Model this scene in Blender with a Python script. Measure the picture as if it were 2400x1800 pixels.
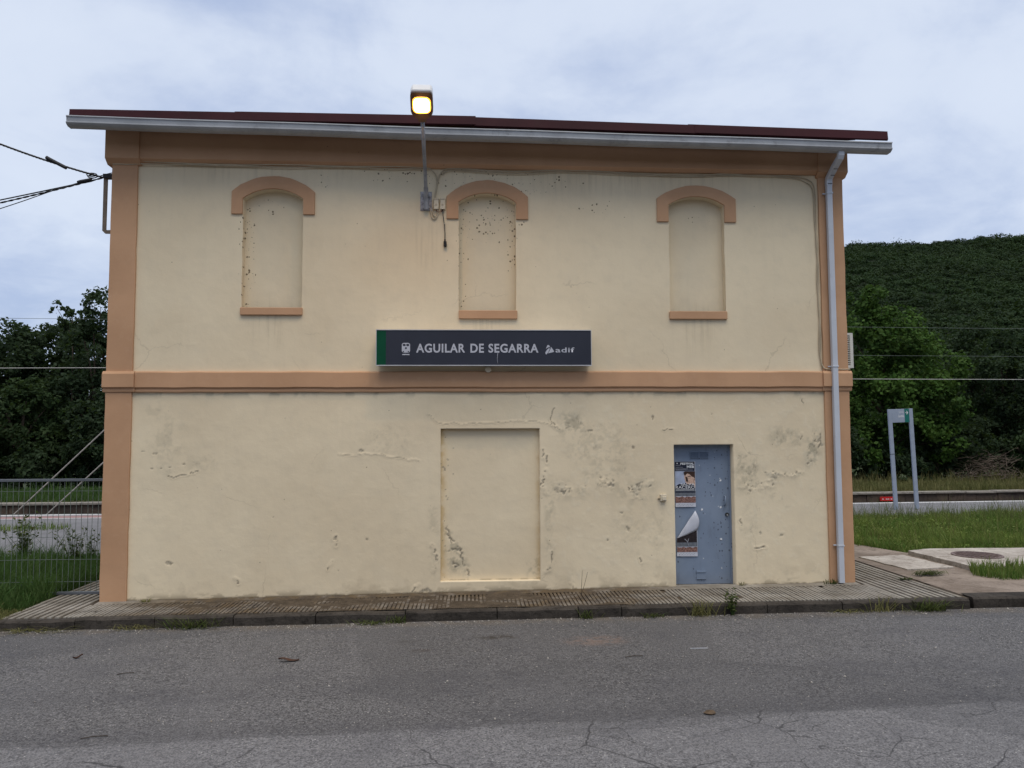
import bpy, math, random
import numpy as np
from mathutils import Vector, Matrix
from mathutils.geometry import tessellate_polygon

for o in list(bpy.data.objects):
    bpy.data.objects.remove(o, do_unlink=True)
scene = bpy.context.scene
COL = scene.collection
random.seed(7)
RNG = np.random.default_rng(11)

# ------------------------------------------------------------------ camera
cam_data = bpy.data.cameras.new('camera')
cam_data.sensor_width = 36.0
cam_data.lens = 1803.0 / 2400.0 * 36.0
cam_data.clip_start = 0.1
cam_data.clip_end = 3000.0
cam = bpy.data.objects.new('camera', cam_data)
COL.objects.link(cam)
yaw, pitch, roll = 0.0537035, 0.0659250, -0.0046213
Fv = Vector((math.sin(yaw) * math.cos(pitch), math.cos(yaw) * math.cos(pitch), math.sin(pitch)))
Rv = Vector((math.cos(yaw), -math.sin(yaw), 0))
Uv = Rv.cross(Fv)
R2 = math.cos(roll) * Rv + math.sin(roll) * Uv
U2 = -math.sin(roll) * Rv + math.cos(roll) * Uv
cam.matrix_world = Matrix(((R2.x, U2.x, -Fv.x, 0.0), (R2.y, U2.y, -Fv.y, -11.3),
                           (R2.z, U2.z, -Fv.z, 2.3), (0, 0, 0, 1)))
scene.camera = cam

# ------------------------------------------------------------------ world, sun, exposure
SUN_EL, SUN_AZ = math.radians(70), math.radians(165)     # azimuth clockwise from +Y
world = bpy.data.worlds.new('World')
scene.world = world
world.use_nodes = True
wt = world.node_tree
wt.nodes.clear()
w_out = wt.nodes.new('ShaderNodeOutputWorld')
w_bg = wt.nodes.new('ShaderNodeBackground')
w_bg.inputs['Strength'].default_value = 0.1
sky = wt.nodes.new('ShaderNodeTexSky')
sky.sky_type = 'NISHITA'
sky.sun_disc = False
sky.sun_elevation = SUN_EL
sky.sun_rotation = SUN_AZ
w_tc = wt.nodes.new('ShaderNodeTexCoord')
w_sep = wt.nodes.new('ShaderNodeSeparateXYZ')
wt.links.new(w_tc.outputs['Generated'], w_sep.inputs[0])


def wmath(op, a, b=None):
    n = wt.nodes.new('ShaderNodeMath')
    n.operation = op
    for i, v in enumerate((a, b)):
        if v is None:
            continue
        if isinstance(v, (int, float)):
            n.inputs[i].default_value = v
        else:
            wt.links.new(v, n.inputs[i])
    return n.outputs[0]


w_den = wmath('ADD', wmath('MAXIMUM', w_sep.outputs['Z'], 0.0), 0.32)
w_px = wmath('DIVIDE', w_sep.outputs['X'], w_den)
w_py = wmath('DIVIDE', w_sep.outputs['Y'], w_den)
w_comb = wt.nodes.new('ShaderNodeCombineXYZ')
wt.links.new(w_px, w_comb.inputs[0])
wt.links.new(w_py, w_comb.inputs[1])
w_comb.inputs[2].default_value = 3.7


def wnoise(scale, detail, rough, dist=0.0):
    n = wt.nodes.new('ShaderNodeTexNoise')
    n.inputs['Scale'].default_value = scale
    n.inputs['Detail'].default_value = detail
    n.inputs['Roughness'].default_value = rough
    n.inputs['Distortion'].default_value = dist
    wt.links.new(w_comb.outputs[0], n.inputs['Vector'])
    return n.outputs['Fac']


w_n = wmath('ADD', wmath('MULTIPLY', wnoise(1.25, 8, 0.55, 0.5), 0.66), wmath('MULTIPLY', wnoise(3.3, 8, 0.6, 0.4), 0.34))
w_ramp = wt.nodes.new('ShaderNodeValToRGB')
w_ramp.color_ramp.interpolation = 'B_SPLINE'
els = w_ramp.color_ramp.elements
els[0].position = 0.425
els[0].color = (0.375, 0.47, 0.70, 1)
els[1].position = 0.585
els[1].color = (0.765, 0.835, 0.955, 1)
wt.links.new(w_n, w_ramp.inputs[0])
w_mix = wt.nodes.new('ShaderNodeMixRGB')
w_mix.inputs[0].default_value = 0.90
wt.links.new(sky.outputs[0], w_mix.inputs[1])
w_gain = wt.nodes.new('ShaderNodeVectorMath')
w_gain.operation = 'SCALE'
w_gain.inputs['Scale'].default_value = 6.05
wt.links.new(w_ramp.outputs[0], w_gain.inputs[0])
wt.links.new(w_gain.outputs[0], w_mix.inputs[2])
wt.links.new(w_mix.outputs[0], w_bg.inputs['Color'])
wt.links.new(w_bg.outputs[0], w_out.inputs[0])

sun_data = bpy.data.lights.new('sun', 'SUN')
sun_data.energy = 1.5
sun_data.angle = math.radians(50)
sun_data.color = (1.0, 0.92, 0.79)
sun = bpy.data.objects.new('sun', sun_data)
COL.objects.link(sun)
sv = Vector((math.sin(SUN_AZ) * math.cos(SUN_EL), math.cos(SUN_AZ) * math.cos(SUN_EL), math.sin(SUN_EL)))
sun.rotation_euler = (-sv).to_track_quat('-Z', 'Y').to_euler()
sun.location = sv * 60

scene.view_settings.view_transform = 'Standard'
scene.view_settings.look = 'None'
scene.view_settings.exposure = 0.76
scene.view_settings.gamma = 1.0
scene.view_settings.use_curve_mapping = False
scene.render.engine = 'CYCLES'
scene.cycles.max_bounces = 8


# ------------------------------------------------------------------ node helper
class NT:
    def __init__(s, name):
        s.m = bpy.data.materials.new(name)
        s.m.use_nodes = True
        s.t = s.m.node_tree
        s.t.nodes.clear()
        s.out = s.t.nodes.new('ShaderNodeOutputMaterial')
        s.p = s.t.nodes.new('ShaderNodeBsdfPrincipled')
        s.t.links.new(s.p.outputs[0], s.out.inputs[0])
        s.p.inputs['Specular IOR Level'].default_value = 0.3
        s.tc = s.t.nodes.new('ShaderNodeTexCoord')
        s.co = s.tc.outputs['Object']
        s._sep = None

    def set(s, k, v):
        if isinstance(v, (int, float, tuple)):
            s.p.inputs[k].default_value = v if not isinstance(v, tuple) else (v + (1,))[:4]
        else:
            s.t.links.new(v, s.p.inputs[k])

    def lk(s, v, sock):
        if isinstance(v, (int, float)):
            sock.default_value = v
        elif isinstance(v, tuple):
            sock.default_value = (v + (1,))[:4] if len(sock.default_value) == 4 else v[:3]
        else:
            s.t.links.new(v, sock)

    def m2(s, op, a, b=0.0, c=None):
        n = s.t.nodes.new('ShaderNodeMath')
        n.operation = op
        s.lk(a, n.inputs[0])
        s.lk(b, n.inputs[1])
        if c is not None:
            s.lk(c, n.inputs[2])
        return n.outputs[0]

    def xyz(s):
        if s._sep is None:
            n = s.t.nodes.new('ShaderNodeSeparateXYZ')
            s.t.links.new(s.co, n.inputs[0])
            s._sep = n.outputs
        return s._sep

    def scaled(s, sx, sy, sz):
        n = s.t.nodes.new('ShaderNodeMapping')
        s.t.links.new(s.co, n.inputs[0])
        n.inputs['Scale'].default_value = (sx, sy, sz)
        return n.outputs[0]

    def noise(s, scale, detail=4, rough=0.55, dist=0.0, vec=None, col=False):
        n = s.t.nodes.new('ShaderNodeTexNoise')
        s.t.links.new(vec if vec is not None else s.co, n.inputs['Vector'])
        n.inputs['Scale'].default_value = scale
        n.inputs['Detail'].default_value = detail
        n.inputs['Roughness'].default_value = rough
        n.inputs['Distortion'].default_value = dist
        return n.outputs['Color' if col else 'Fac']

    def voro(s, scale, feature='F1', out='Distance', vec=None, rnd=1.0):
        n = s.t.nodes.new('ShaderNodeTexVoronoi')
        n.feature = feature
        s.t.links.new(vec if vec is not None else s.co, n.inputs['Vector'])
        n.inputs['Scale'].default_value = scale
        n.inputs['Randomness'].default_value = rnd
        return n.outputs[out]

    def ramp(s, f, lo, hi, a=0.0, b=1.0):
        n = s.t.nodes.new('ShaderNodeMapRange')
        n.interpolation_type = 'SMOOTHSTEP'
        s.lk(f, n.inputs[0])
        for i, v in enumerate((lo, hi, a, b)):
            n.inputs[1 + i].default_value = v
        return n.outputs[0]

    def mix(s, f, a, b, mode='MIX'):
        n = s.t.nodes.new('ShaderNodeMixRGB')
        n.blend_type = mode
        s.lk(f, n.inputs[0])
        s.lk(a, n.inputs[1])
        s.lk(b, n.inputs[2])
        return n.outputs[0]

    def attr(s, name, out='Fac'):
        n = s.t.nodes.new('ShaderNodeAttribute')
        n.attribute_name = name
        return n.outputs[out]

    def bump(s, h, strength=0.3, dist=0.01):
        n = s.t.nodes.new('ShaderNodeBump')
        n.inputs['Strength'].default_value = strength
        n.inputs['Distance'].default_value = dist
        s.t.links.new(h, n.inputs['Height'])
        s.t.links.new(n.outputs[0], s.p.inputs['Normal'])

    def ellipse(s, cx, cz, rx, rz, ix=0, iz=2):
        x = s.m2('DIVIDE', s.m2('SUBTRACT', s.xyz()[ix], cx), rx)
        z = s.m2('DIVIDE', s.m2('SUBTRACT', s.xyz()[iz], cz), rz)
        d = s.m2('SQRT', s.m2('ADD', s.m2('MULTIPLY', x, x), s.m2('MULTIPLY', z, z)))
        return s.ramp(d, 1.0, 0.25)


def simple(name, col, rough=0.6, metal=0.0, var=0.12, vscale=6.0, dirt=0.0, bump=0.0, spec=0.3):
    n = NT(name)
    f = n.noise(vscale, 5, 0.6)
    a = tuple(c * (1 - var) for c in col)
    b = tuple(min(1, c * (1 + var)) for c in col)
    c = n.mix(n.ramp(f, 0.3, 0.7), a, b)
    if dirt:
        c = n.mix(n.m2('MULTIPLY', n.ramp(n.noise(vscale * 2.3, 6, 0.7), 0.52, 0.75), dirt), c, (0.06, 0.05, 0.04))
    n.set('Base Color', c)
    n.set('Roughness', rough)
    n.set('Metallic', metal)
    n.set('Specular IOR Level', spec)
    if bump:
        n.bump(n.noise(vscale * 8, 4), bump, 0.004)
    return n.m


# ------------------------------------------------------------------ mesh helpers
class MB:
    def __init__(s):
        s.v = []
        s.f = []

    def add(s, verts, faces):
        k = len(s.v)
        s.v += [tuple(p) for p in verts]
        s.f += [tuple(i + k for i in f) for f in faces]
        return s

    def box(s, x0, x1, y0, y1, z0, z1):
        return s.add([(x0, y0, z0), (x1, y0, z0), (x1, y1, z0), (x0, y1, z0), (x0, y0, z1), (x1, y0, z1), (x1, y1, z1), (x0, y1, z1)],
                     [(0, 3, 2, 1), (4, 5, 6, 7), (0, 1, 5, 4), (1, 2, 6, 5), (2, 3, 7, 6), (3, 0, 4, 7)])

    def prism_y(s, poly, y0, y1):
        """poly of (x,z), counter-clockwise seen from -y, extruded from y0 (front) to y1 (back)"""
        n = len(poly)
        vs = [(x, y0, z) for x, z in poly] + [(x, y1, z) for x, z in poly]
        tri = tessellate_polygon([[Vector((x, z, 0)) for x, z in poly]])
        fs = []
        for t in tri:
            a, b, c = [Vector(poly[i]) for i in t]
            if (b.x - a.x) * (c.y - a.y) - (b.y - a.y) * (c.x - a.x) < 0:
                t = (t[0], t[2], t[1])
            fs.append(tuple(t))
            fs.append(tuple(i + n for i in (t[0], t[2], t[1])))
        for i in range(n):
            j = (i + 1) % n
            fs.append((i, i + n, j + n, j))
        return s.add(vs, fs)

    def sweep(s, path, prof, caps=True, up=Vector((0, 0, 1))):
        """prof: list of (a,b) offsets in the plane across the path"""
        P = [Vector(p) for p in path]
        n = len(prof)
        rings = []
        for i, p in enumerate(P):
            if i == 0:
                d = P[1] - P[0]
            elif i == len(P) - 1:
                d = P[-1] - P[-2]
            else:
                d = (P[i + 1] - p).normalized() + (p - P[i - 1]).normalized()
            d.normalize()
            u = up
            if abs(d.dot(u)) > 0.98:
                u = Vector((0, 1, 0))
            a = d.cross(u).normalized()
            b = a.cross(d).normalized()
            rings.append([p + a * q[0] + b * q[1] for q in prof])
        vs = [v for r in rings for v in r]
        fs = []
        for i in range(len(P) - 1):
            for k in range(n):
                l = (k + 1) % n
                fs.append((i * n + k, i * n + l, (i + 1) * n + l, (i + 1) * n + k))
        if caps:
            fs.append(tuple(range(n))[::-1])
            fs.append(tuple((len(P) - 1) * n + k for k in range(n)))
        return s.add(vs, fs)

    def tube(s, path, r, n=8, up=Vector((0, 0, 1)), r1=None):
        if r1 is None:
            return s.sweep(path, [(r * math.cos(2 * math.pi * k / n), r * math.sin(2 * math.pi * k / n)) for k in range(n)], up=up)
        k0 = len(s.v)
        s.sweep(path, [(math.cos(2 * math.pi * k / n), math.sin(2 * math.pi * k / n)) for k in range(n)], up=up)
        for i, p in enumerate(path):
            rr = r + (r1 - r) * i / (len(path) - 1)
            for k in range(n):
                q = Vector(s.v[k0 + i * n + k]) - Vector(p)
                s.v[k0 + i * n + k] = tuple(Vector(p) + q * rr)
        return s


ORG = {}


def link(name, mesh, parent=None, loc=(0, 0, 0)):
    o = bpy.data.objects.new(name, mesh)
    COL.objects.link(o)
    o.location = loc
    if parent is not None:
        o.parent = parent
    return o


def thing(name, label, cat, loc=(0, 0, 0), group=None):
    o = link(name, None, None, loc)
    o['label'] = label
    o['category'] = cat
    if group:
        o['group'] = group
    ORG[o.name] = Vector(loc)
    return o


def obj(name, mb, mat, parent=None, bevel=0.0, smooth=False, seg=2):
    """mb is in world coordinates; the mesh is stored relative to its thing's base"""
    org = ORG.get(parent.name, Vector((0, 0, 0))) if parent is not None else Vector((0, 0, 0))
    me = bpy.data.meshes.new(name)
    me.from_pydata([tuple(Vector(p) - org) for p in mb.v], [], mb.f)
    me.materials.append(mat)
    if smooth:
        me.polygons.foreach_set('use_smooth', [True] * len(me.polygons))
    me.update()
    o = link(name, me, parent)
    ORG[o.name] = org
    if bevel:
        b = o.modifiers.new('bevel', 'BEVEL')
        b.width = bevel
        b.segments = seg
        b.limit_method = 'ANGLE'
        b.angle_limit = math.radians(40)
    return o


def solo(name, mb, mat, label, cat, group=None, **k):
    o = obj(name, mb, mat, None, **k)
    o['label'] = label
    o['category'] = cat
    if group:
        o['group'] = group
    return o


def struct(o, kind='structure'):
    o['kind'] = kind
    return o


def np_mesh(name, V, F, mat, parent=None, smooth=False, attrs=None, loc=(0, 0, 0)):
    """V (n,3) float, F (m,k) int, all faces the same size"""
    me = bpy.data.meshes.new(name)
    m, k = F.shape
    me.vertices.add(len(V))
    me.vertices.foreach_set('co', np.ascontiguousarray(V, dtype=np.float32).ravel())
    me.loops.add(m * k)
    me.loops.foreach_set('vertex_index', np.ascontiguousarray(F, dtype=np.int32).ravel())
    me.polygons.add(m)
    me.polygons.foreach_set('loop_start', np.arange(0, m * k, k, dtype=np.int32))
    me.polygons.foreach_set('loop_total', np.full(m, k, dtype=np.int32))
    if smooth:
        me.polygons.foreach_set('use_smooth', np.ones(m, dtype=bool))
    for an, av in (attrs or {}).items():
        a = me.attributes.new(an, 'FLOAT', 'POINT')
        a.data.foreach_set('value', np.ascontiguousarray(av, dtype=np.float32))
    me.update(calc_edges=True)
    me.validate()
    me.materials.append(mat)
    o = link(name, me, parent, loc)
    ORG[o.name] = Vector(loc)
    return o


def vnoise(x, y, seed=0):
    xi = np.floor(x).astype(np.int64)
    yi = np.floor(y).astype(np.int64)
    xf = x - xi
    yf = y - yi
    xf = xf * xf * xf * (xf * (xf * 6 - 15) + 10)
    yf = yf * yf * yf * (yf * (yf * 6 - 15) + 10)

    def h(i, j):
        n = (i * 374761393 + j * 668265263 + seed * 144269504) & 0x7fffffff
        n = ((n ^ (n >> 13)) * 1274126177) & 0x7fffffff
        n = n ^ (n >> 16)
        return (n & 0xffff) / 65535.0
    return (h(xi, yi) * (1 - xf) + h(xi + 1, yi) * xf) * (1 - yf) + (h(xi, yi + 1) * (1 - xf) + h(xi + 1, yi + 1) * xf) * yf


def fbm(x, y, scale, octv=4, seed=0, rough=0.5):
    t = 0
    a = 1.0
    s = 0
    for k in range(octv):
        t = t + a * vnoise(x * scale + 17.3 * k, y * scale + 9.1 * k, seed + k)
        s += a
        a *= rough
        scale *= 2.03
    return t / s


def sstep(x, a, b):
    t = np.clip((x - a) / (b - a), 0, 1)
    return t * t * (3 - 2 * t)


def zp(x):
    return 0.035 + 0.0103 * x


def yk(x):
    return -1.12 - 0.018 * x


# ------------------------------------------------------------------ materials
def plaster_material():
    n = NT('cream plaster')
    big = n.noise(0.55, 4, 0.5)
    c = n.mix(n.ramp(big, 0.32, 0.68), (0.690, 0.580, 0.405), (0.765, 0.655, 0.465))
    mid = n.noise(4.0, 6, 0.6)
    c = n.mix(n.m2('MULTIPLY', n.ramp(mid, 0.45, 0.75), 0.22), c, (0.55, 0.48, 0.36))
    # faint rain streaks
    st = n.noise(3.0, 5, 0.6, vec=n.scaled(3.0, 1.0, 0.22))
    c = n.mix(n.m2('MULTIPLY', n.ramp(st, 0.52, 0.75), 0.07), c, (0.46, 0.40, 0.30))
    # washed-down dirt below the sills, under the cornice and the sign
    wash = None
    for e in ((-2.9, 3.95, 0.5, 0.55), (0.25, 3.93, 0.5, 0.4), (3.4, 3.9, 0.5, 0.6), (-0.65, 5.3, 0.25, 0.8), (2.2, 6.2, 4.2, 0.45), (-3.0, 6.25, 2.4, 0.4)):
        q = n.ellipse(*e)
        wash = q if wash is None else n.m2('MAXIMUM', wash, q)
    st2 = n.noise(7.0, 5, 0.65, vec=n.scaled(2.2, 1.0, 0.10))
    c = n.mix(n.m2('MULTIPLY', n.m2('MULTIPLY', n.ramp(st2, 0.46, 0.70), wash), 0.24), c, (0.33, 0.27, 0.18))
    # hairline cracks, mostly faint
    hv = n.mix(0.30, n.co, n.noise(2.0, 5, 0.65, col=True))
    hc = n.m2('MULTIPLY', n.ramp(n.voro(0.55, 'DISTANCE_TO_EDGE', vec=hv), 0.0045, 0.0008), n.ramp(n.noise(0.8, 3), 0.50, 0.62))
    c = n.mix(n.m2('MULTIPLY', hc, 0.26), c, (0.26, 0.21, 0.14))
    # patch repairs in a slightly different cream
    pr = n.ramp(n.noise(0.8, 2, 0.4, 0.6), 0.56, 0.58)
    c = n.mix(n.m2('MULTIPLY', pr, 0.16), c, (0.74, 0.645, 0.47))
    # insect and mould specks near lamp and windows
    reg = None
    for e in ((0.25, 5.60, 0.62, 0.50), (-0.13, 5.0, 0.12, 1.1), (-0.17, 5.0, 0.03, 0.9), (-3.33, 5.0, 0.03, 0.9), (-0.95, 6.22, 0.25, 0.16), (-2.15, 6.08, 0.13, 0.15), (0.62, 5.2, 0.1, 0.6), (-0.6, 6.2, 1.3, 0.2),
              (0.6, 6.1, 1.3, 0.28), (-3.28, 5.0, 0.14, 1.0), (-3.0, 5.68, 0.3, 0.16), (1.9, 5.72, 0.45, 0.12), (3.4, 5.6, 0.3, 0.1)):
        m = n.ellipse(*e)
        reg = m if reg is None else n.m2('MAXIMUM', reg, m)
    v = n.t.nodes.new('ShaderNodeTexVoronoi')
    n.t.links.new(n.scaled(1, 0.3, 1), v.inputs['Vector'])
    v.inputs['Scale'].default_value = 30.0
    sepc = n.t.nodes.new('ShaderNodeSeparateColor')
    n.t.links.new(v.outputs['Color'], sepc.inputs[0])
    size = n.m2('MULTIPLY', n.m2('POWER', sepc.outputs[0], 3.0), 0.50)
    keep = n.m2('LESS_THAN', sepc.outputs[1], n.m2('MULTIPLY', reg, 0.62))
    dd = n.m2('ADD', v.outputs['Distance'], n.m2('MULTIPLY', n.m2('SUBTRACT', n.noise(75, 2), 0.5), 0.7))
    speck = n.m2('MULTIPLY', n.m2('LESS_THAN', dd, size), keep)
    c = n.mix(n.m2('MULTIPLY', speck, 0.85), c, (0.075, 0.05, 0.025))
    # thin scattered pits everywhere
    v2 = n.t.nodes.new('ShaderNodeTexVoronoi')
    n.t.links.new(n.scaled(1, 0.3, 1), v2.inputs['Vector'])
    v2.inputs['Scale'].default_value = 6.0
    sep2 = n.t.nodes.new('ShaderNodeSeparateColor')
    n.t.links.new(v2.outputs['Color'], sep2.inputs[0])
    pit = n.m2('MULTIPLY', n.m2('LESS_THAN', v2.outputs['Distance'], n.m2('MULTIPLY', sep2.outputs[0], 0.06)), n.m2('LESS_THAN', sep2.outputs[1], 0.16))
    c = n.mix(n.m2('MULTIPLY', pit, 0.55), c, (0.16, 0.12, 0.075))
    # painted per-vertex wear: chips, old stain, dirt by the ground
    c = n.mix(n.attr('stain'), c, (0.36, 0.325, 0.235))
    c = n.mix(n.attr('yellow'), c, (0.52, 0.36, 0.14))
    c = n.mix(n.attr('flake'), c, (0.74, 0.66, 0.50))
    chip = n.mix(n.ramp(n.noise(40, 3), 0.35, 0.65), (0.15, 0.125, 0.09), (0.36, 0.32, 0.25))
    c = n.mix(n.attr('wear'), c, chip)
    c = n.mix(n.attr('dirt'), c, (0.10, 0.075, 0.045))
    n.set('Base Color', c)
    n.set('Roughness', 0.88)
    n.set('Specular IOR Level', 0.15)
    h = n.m2('ADD', n.m2('MULTIPLY', n.noise(5, 4, 0.5), 1.2), n.m2('MULTIPLY', n.noise(55, 4, 0.6), 0.16))
    n.bump(h, 0.28, 0.02)
    return n.m


def trim_material():
    n = NT('terracotta painted render')
    c = n.mix(n.ramp(n.noise(0.9, 5, 0.55), 0.3, 0.7), (0.46, 0.272, 0.158), (0.535, 0.322, 0.19))
    c = n.mix(n.m2('MULTIPLY', n.ramp(n.noise(3.0, 5, 0.6, vec=n.scaled(1, 1, 0.6)), 0.5, 0.72), 0.16), c, (0.36, 0.21, 0.13))
    v = n.t.nodes.new('ShaderNodeTexVoronoi')
    n.t.links.new(n.co, v.inputs['Vector'])
    c = n.mix(n.m2('MULTIPLY', n.ramp(n.noise(11, 6, 0.7), 0.52, 0.72), 0.22), c, (0.56, 0.37, 0.24))
    v.inputs['Scale'].default_value = 11.0
    sp = n.t.nodes.new('ShaderNodeSeparateColor')
    n.t.links.new(v.outputs['Color'], sp.inputs[0])
    pit = n.m2('MULTIPLY', n.m2('LESS_THAN', v.outputs['Distance'], n.m2('MULTIPLY', sp.outputs[0], 0.13)), n.m2('LESS_THAN', sp.outputs[1], 0.16))
    c = n.mix(n.m2('MULTIPLY', pit, 0.7), c, (0.10, 0.055, 0.03))
    n.set('Base Color', c)
    n.set('Roughness', 0.85)
    n.set('Specular IOR Level', 0.15)
    n.bump(n.m2('ADD', n.noise(6, 4), n.m2('MULTIPLY', n.noise(60, 3), 0.2)), 0.22, 0.012)
    return n.m


def asphalt_material():
    n = NT('worn asphalt')
    X, Y, Z = n.xyz()
    seam = n.m2('ADD', n.m2('SUBTRACT', Y, n.m2('MULTIPLY', X, 0.032)),
                n.m2('MULTIPLY', n.m2('SUBTRACT', n.noise(1.1, 5, 0.6), 0.5), 0.22))
    near = n.ramp(seam, -4.66, -4.86)
    ag = n.noise(62, 2, 0.8)
    ag2 = n.noise(26, 3, 0.75)
    g = n.m2('ADD', n.m2('MULTIPLY', ag, 0.65), n.m2('MULTIPLY', ag2, 0.35))
    base = n.mix(n.ramp(g, 0.36, 0.64), (0.024, 0.0235, 0.025), (0.190, 0.186, 0.187))
    pale = n.mix(n.ramp(g, 0.34, 0.66), (0.055, 0.054, 0.057), (0.238, 0.235, 0.24))
    c = n.mix(near, base, pale)
    # pale and dark stones
    v = n.t.nodes.new('ShaderNodeTexVoronoi')
    n.t.links.new(n.co, v.inputs['Vector'])
    v.inputs['Scale'].default_value = 70
    sp = n.t.nodes.new('ShaderNodeSeparateColor')
    n.t.links.new(v.outputs['Color'], sp.inputs[0])
    st = n.m2('MULTIPLY', n.m2('LESS_THAN', v.outputs['Distance'], 0.42), n.m2('LESS_THAN', sp.outputs[0], 0.045))
    c = n.mix(st, c, n.mix(sp.outputs[1], (0.03, 0.03, 0.03), (0.46, 0.45, 0.43)))
    # big soft variation, darker wheel band just behind the seam
    c = n.mix(n.m2('MULTIPLY', n.ramp(n.noise(0.5, 5, 0.6), 0.35, 0.7), 0.25), c, (0.15, 0.148, 0.155))
    band = n.m2('MULTIPLY', n.ramp(seam, -4.2, -4.7), n.ramp(seam, -4.82, -4.74))
    c = n.mix(n.m2('MULTIPLY', band, 0.30), c, (0.055, 0.054, 0.06))
    c = n.mix(n.m2('MULTIPLY', n.ramp(n.noise(1.7, 5, 0.65), 0.50, 0.72), 0.30), c, (0.055, 0.055, 0.065))
    # old patches of slightly different mix, and tyre-polished lanes
    pv = n.mix(0.25, n.scaled(0.45, 1.0, 1.0), n.noise(0.8, 4, 0.6, col=True))
    pc = n.t.nodes.new('ShaderNodeTexVoronoi')
    n.t.links.new(pv, pc.inputs['Vector'])
    pc.inputs['Scale'].default_value = 0.55
    ps = n.t.nodes.new('ShaderNodeSeparateColor')
    n.t.links.new(pc.outputs['Color'], ps.inputs[0])
    c = n.mix(n.m2('MULTIPLY', n.m2('LESS_THAN', ps.outputs[0], 0.4), 0.24), c, (0.05, 0.05, 0.054))
    lane = n.m2('MULTIPLY', n.ramp(n.m2('ABSOLUTE', n.m2('ADD', Y, 3.55)), 0.55, 0.1), n.ramp(n.noise(0.7, 4, vec=n.scaled(0.4, 2, 1)), 0.35, 0.65))
    c = n.mix(n.m2('MULTIPLY', lane, 0.30), c, (0.05, 0.05, 0.056))
    fk = n.m2('MULTIPLY', n.ramp(n.voro(2.3, 'DISTANCE_TO_EDGE', vec=n.mix(0.18, n.co, n.noise(2.5, 4, 0.6, col=True))), 0.014, 0.002),
              n.m2('MULTIPLY', n.ramp(seam, -4.5, -4.85), n.m2('MULTIPLY', n.ramp(X, -1.0, 2.5, 0.25, 1.0), n.ramp(n.noise(1.4, 3), 0.42, 0.55))))
    c = n.mix(n.m2('MULTIPLY', fk, 0.75), c, (0.03, 0.03, 0.032))
    # cracks in the near strip
    warp = n.noise(1.3, 4, 0.6, col=True)
    vec = n.mix(0.22, n.co, warp)
    ck = n.voro(0.9, 'DISTANCE_TO_EDGE', vec=vec)
    cr = n.m2('MULTIPLY', n.ramp(ck, 0.008, 0.001), n.m2('MULTIPLY', near, n.ramp(n.noise(0.9, 3), 0.38, 0.55)))
    c = n.mix(n.m2('MULTIPLY', cr, 0.75), c, (0.025, 0.025, 0.027))
    edge = n.ramp(n.m2('ABSOLUTE', n.m2('ADD', seam, 4.755)), 0.016, 0.0)
    c = n.mix(n.m2('MULTIPLY', edge, n.m2('MULTIPLY', n.ramp(n.noise(2.0, 3), 0.45, 0.65), 0.55)), c, (0.03, 0.03, 0.032))
    # oil stains and reddish dust
    nz = n.ramp(n.noise(9, 5, 0.7), 0.35, 0.6)
    for cx, cy, rx, ry, col, s in ((0.31, -1.98, 0.36, 0.16, (0.035, 0.03, 0.024), 0.9), (-0.55, -2.45, 0.22, 0.10, (0.05, 0.04, 0.035), 0.6),
                                   (-0.75, -2.05, 0.25, 0.08, (0.05, 0.045, 0.04), 0.5), (1.45, -2.25, 0.55, 0.30, (0.24, 0.16, 0.12), 0.42)):
        c = n.mix(n.m2('MULTIPLY', n.m2('MULTIPLY', n.ellipse(cx, cy, rx, ry, 0, 1), nz), s), c, col)
    # soil washed against the kerb
    kd = n.m2('SUBTRACT', n.m2('ADD', Y, n.m2('MULTIPLY', X, 0.018)), -1.12)
    soil = n.m2('MULTIPLY', n.ramp(kd, -0.38, -0.04), n.ramp(n.noise(3.2, 6, 0.7), 0.36, 0.62))
    c = n.mix(n.m2('MULTIPLY', soil, 0.6), c, (0.14, 0.115, 0.085))
    n.set('Base Color', c)
    n.set('Roughness', 0.82)
    n.set('Specular IOR Level', 0.25)
    n.bump(n.m2('ADD', ag, n.m2('MULTIPLY', ag2, 0.8)), 0.9, 0.016)
    return n.m


def pavement_material():
    n = NT('weathered grey concrete')
    X, Y, Z = n.xyz()
    c = n.mix(n.ramp(n.noise(2.2, 6, 0.62), 0.3, 0.7), (0.185, 0.17, 0.145), (0.315, 0.295, 0.26))
    lich = n.ramp(n.m2('ADD', n.noise(2.6, 7, 0.72), n.m2('MULTIPLY', n.ramp(Y, -0.55, 0.0), 0.10)), 0.44, 0.60)
    mid = n.m2('MULTIPLY', n.ramp(X, -5.2, -3.6), n.ramp(X, 3.4, 1.6))
    c = n.mix(n.m2('MULTIPLY', mid, 0.72), c, n.mix(n.ramp(n.noise(7, 6, 0.7), 0.35, 0.65), (0.062, 0.05, 0.038), (0.165, 0.138, 0.112)))
    c = n.mix(n.m2('MULTIPLY', lich, n.m2('ADD', n.m2('MULTIPLY', mid, 0.65), 0.25)), c, (0.105, 0.075, 0.042))
    c = n.mix(n.m2('MULTIPLY', n.m2('MULTIPLY', mid, n.ramp(n.noise(5.0, 6, 0.7), 0.42, 0.62)), 0.7), c, (0.06, 0.05, 0.043))
    c = n.mix(n.m2('MULTIPLY', n.ramp(n.noise(22, 4, 0.7), 0.5, 0.75), 0.45), c, (0.085, 0.07, 0.055))
    n.set('Base Color', c)
    n.set('Roughness', 0.9)
    n.set('Specular IOR Level', 0.15)
    n.bump(n.m2('ADD', n.noise(18, 5), n.m2('MULTIPLY', n.noise(90, 3), 0.3)), 0.6, 0.012)
    return n.m


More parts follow.
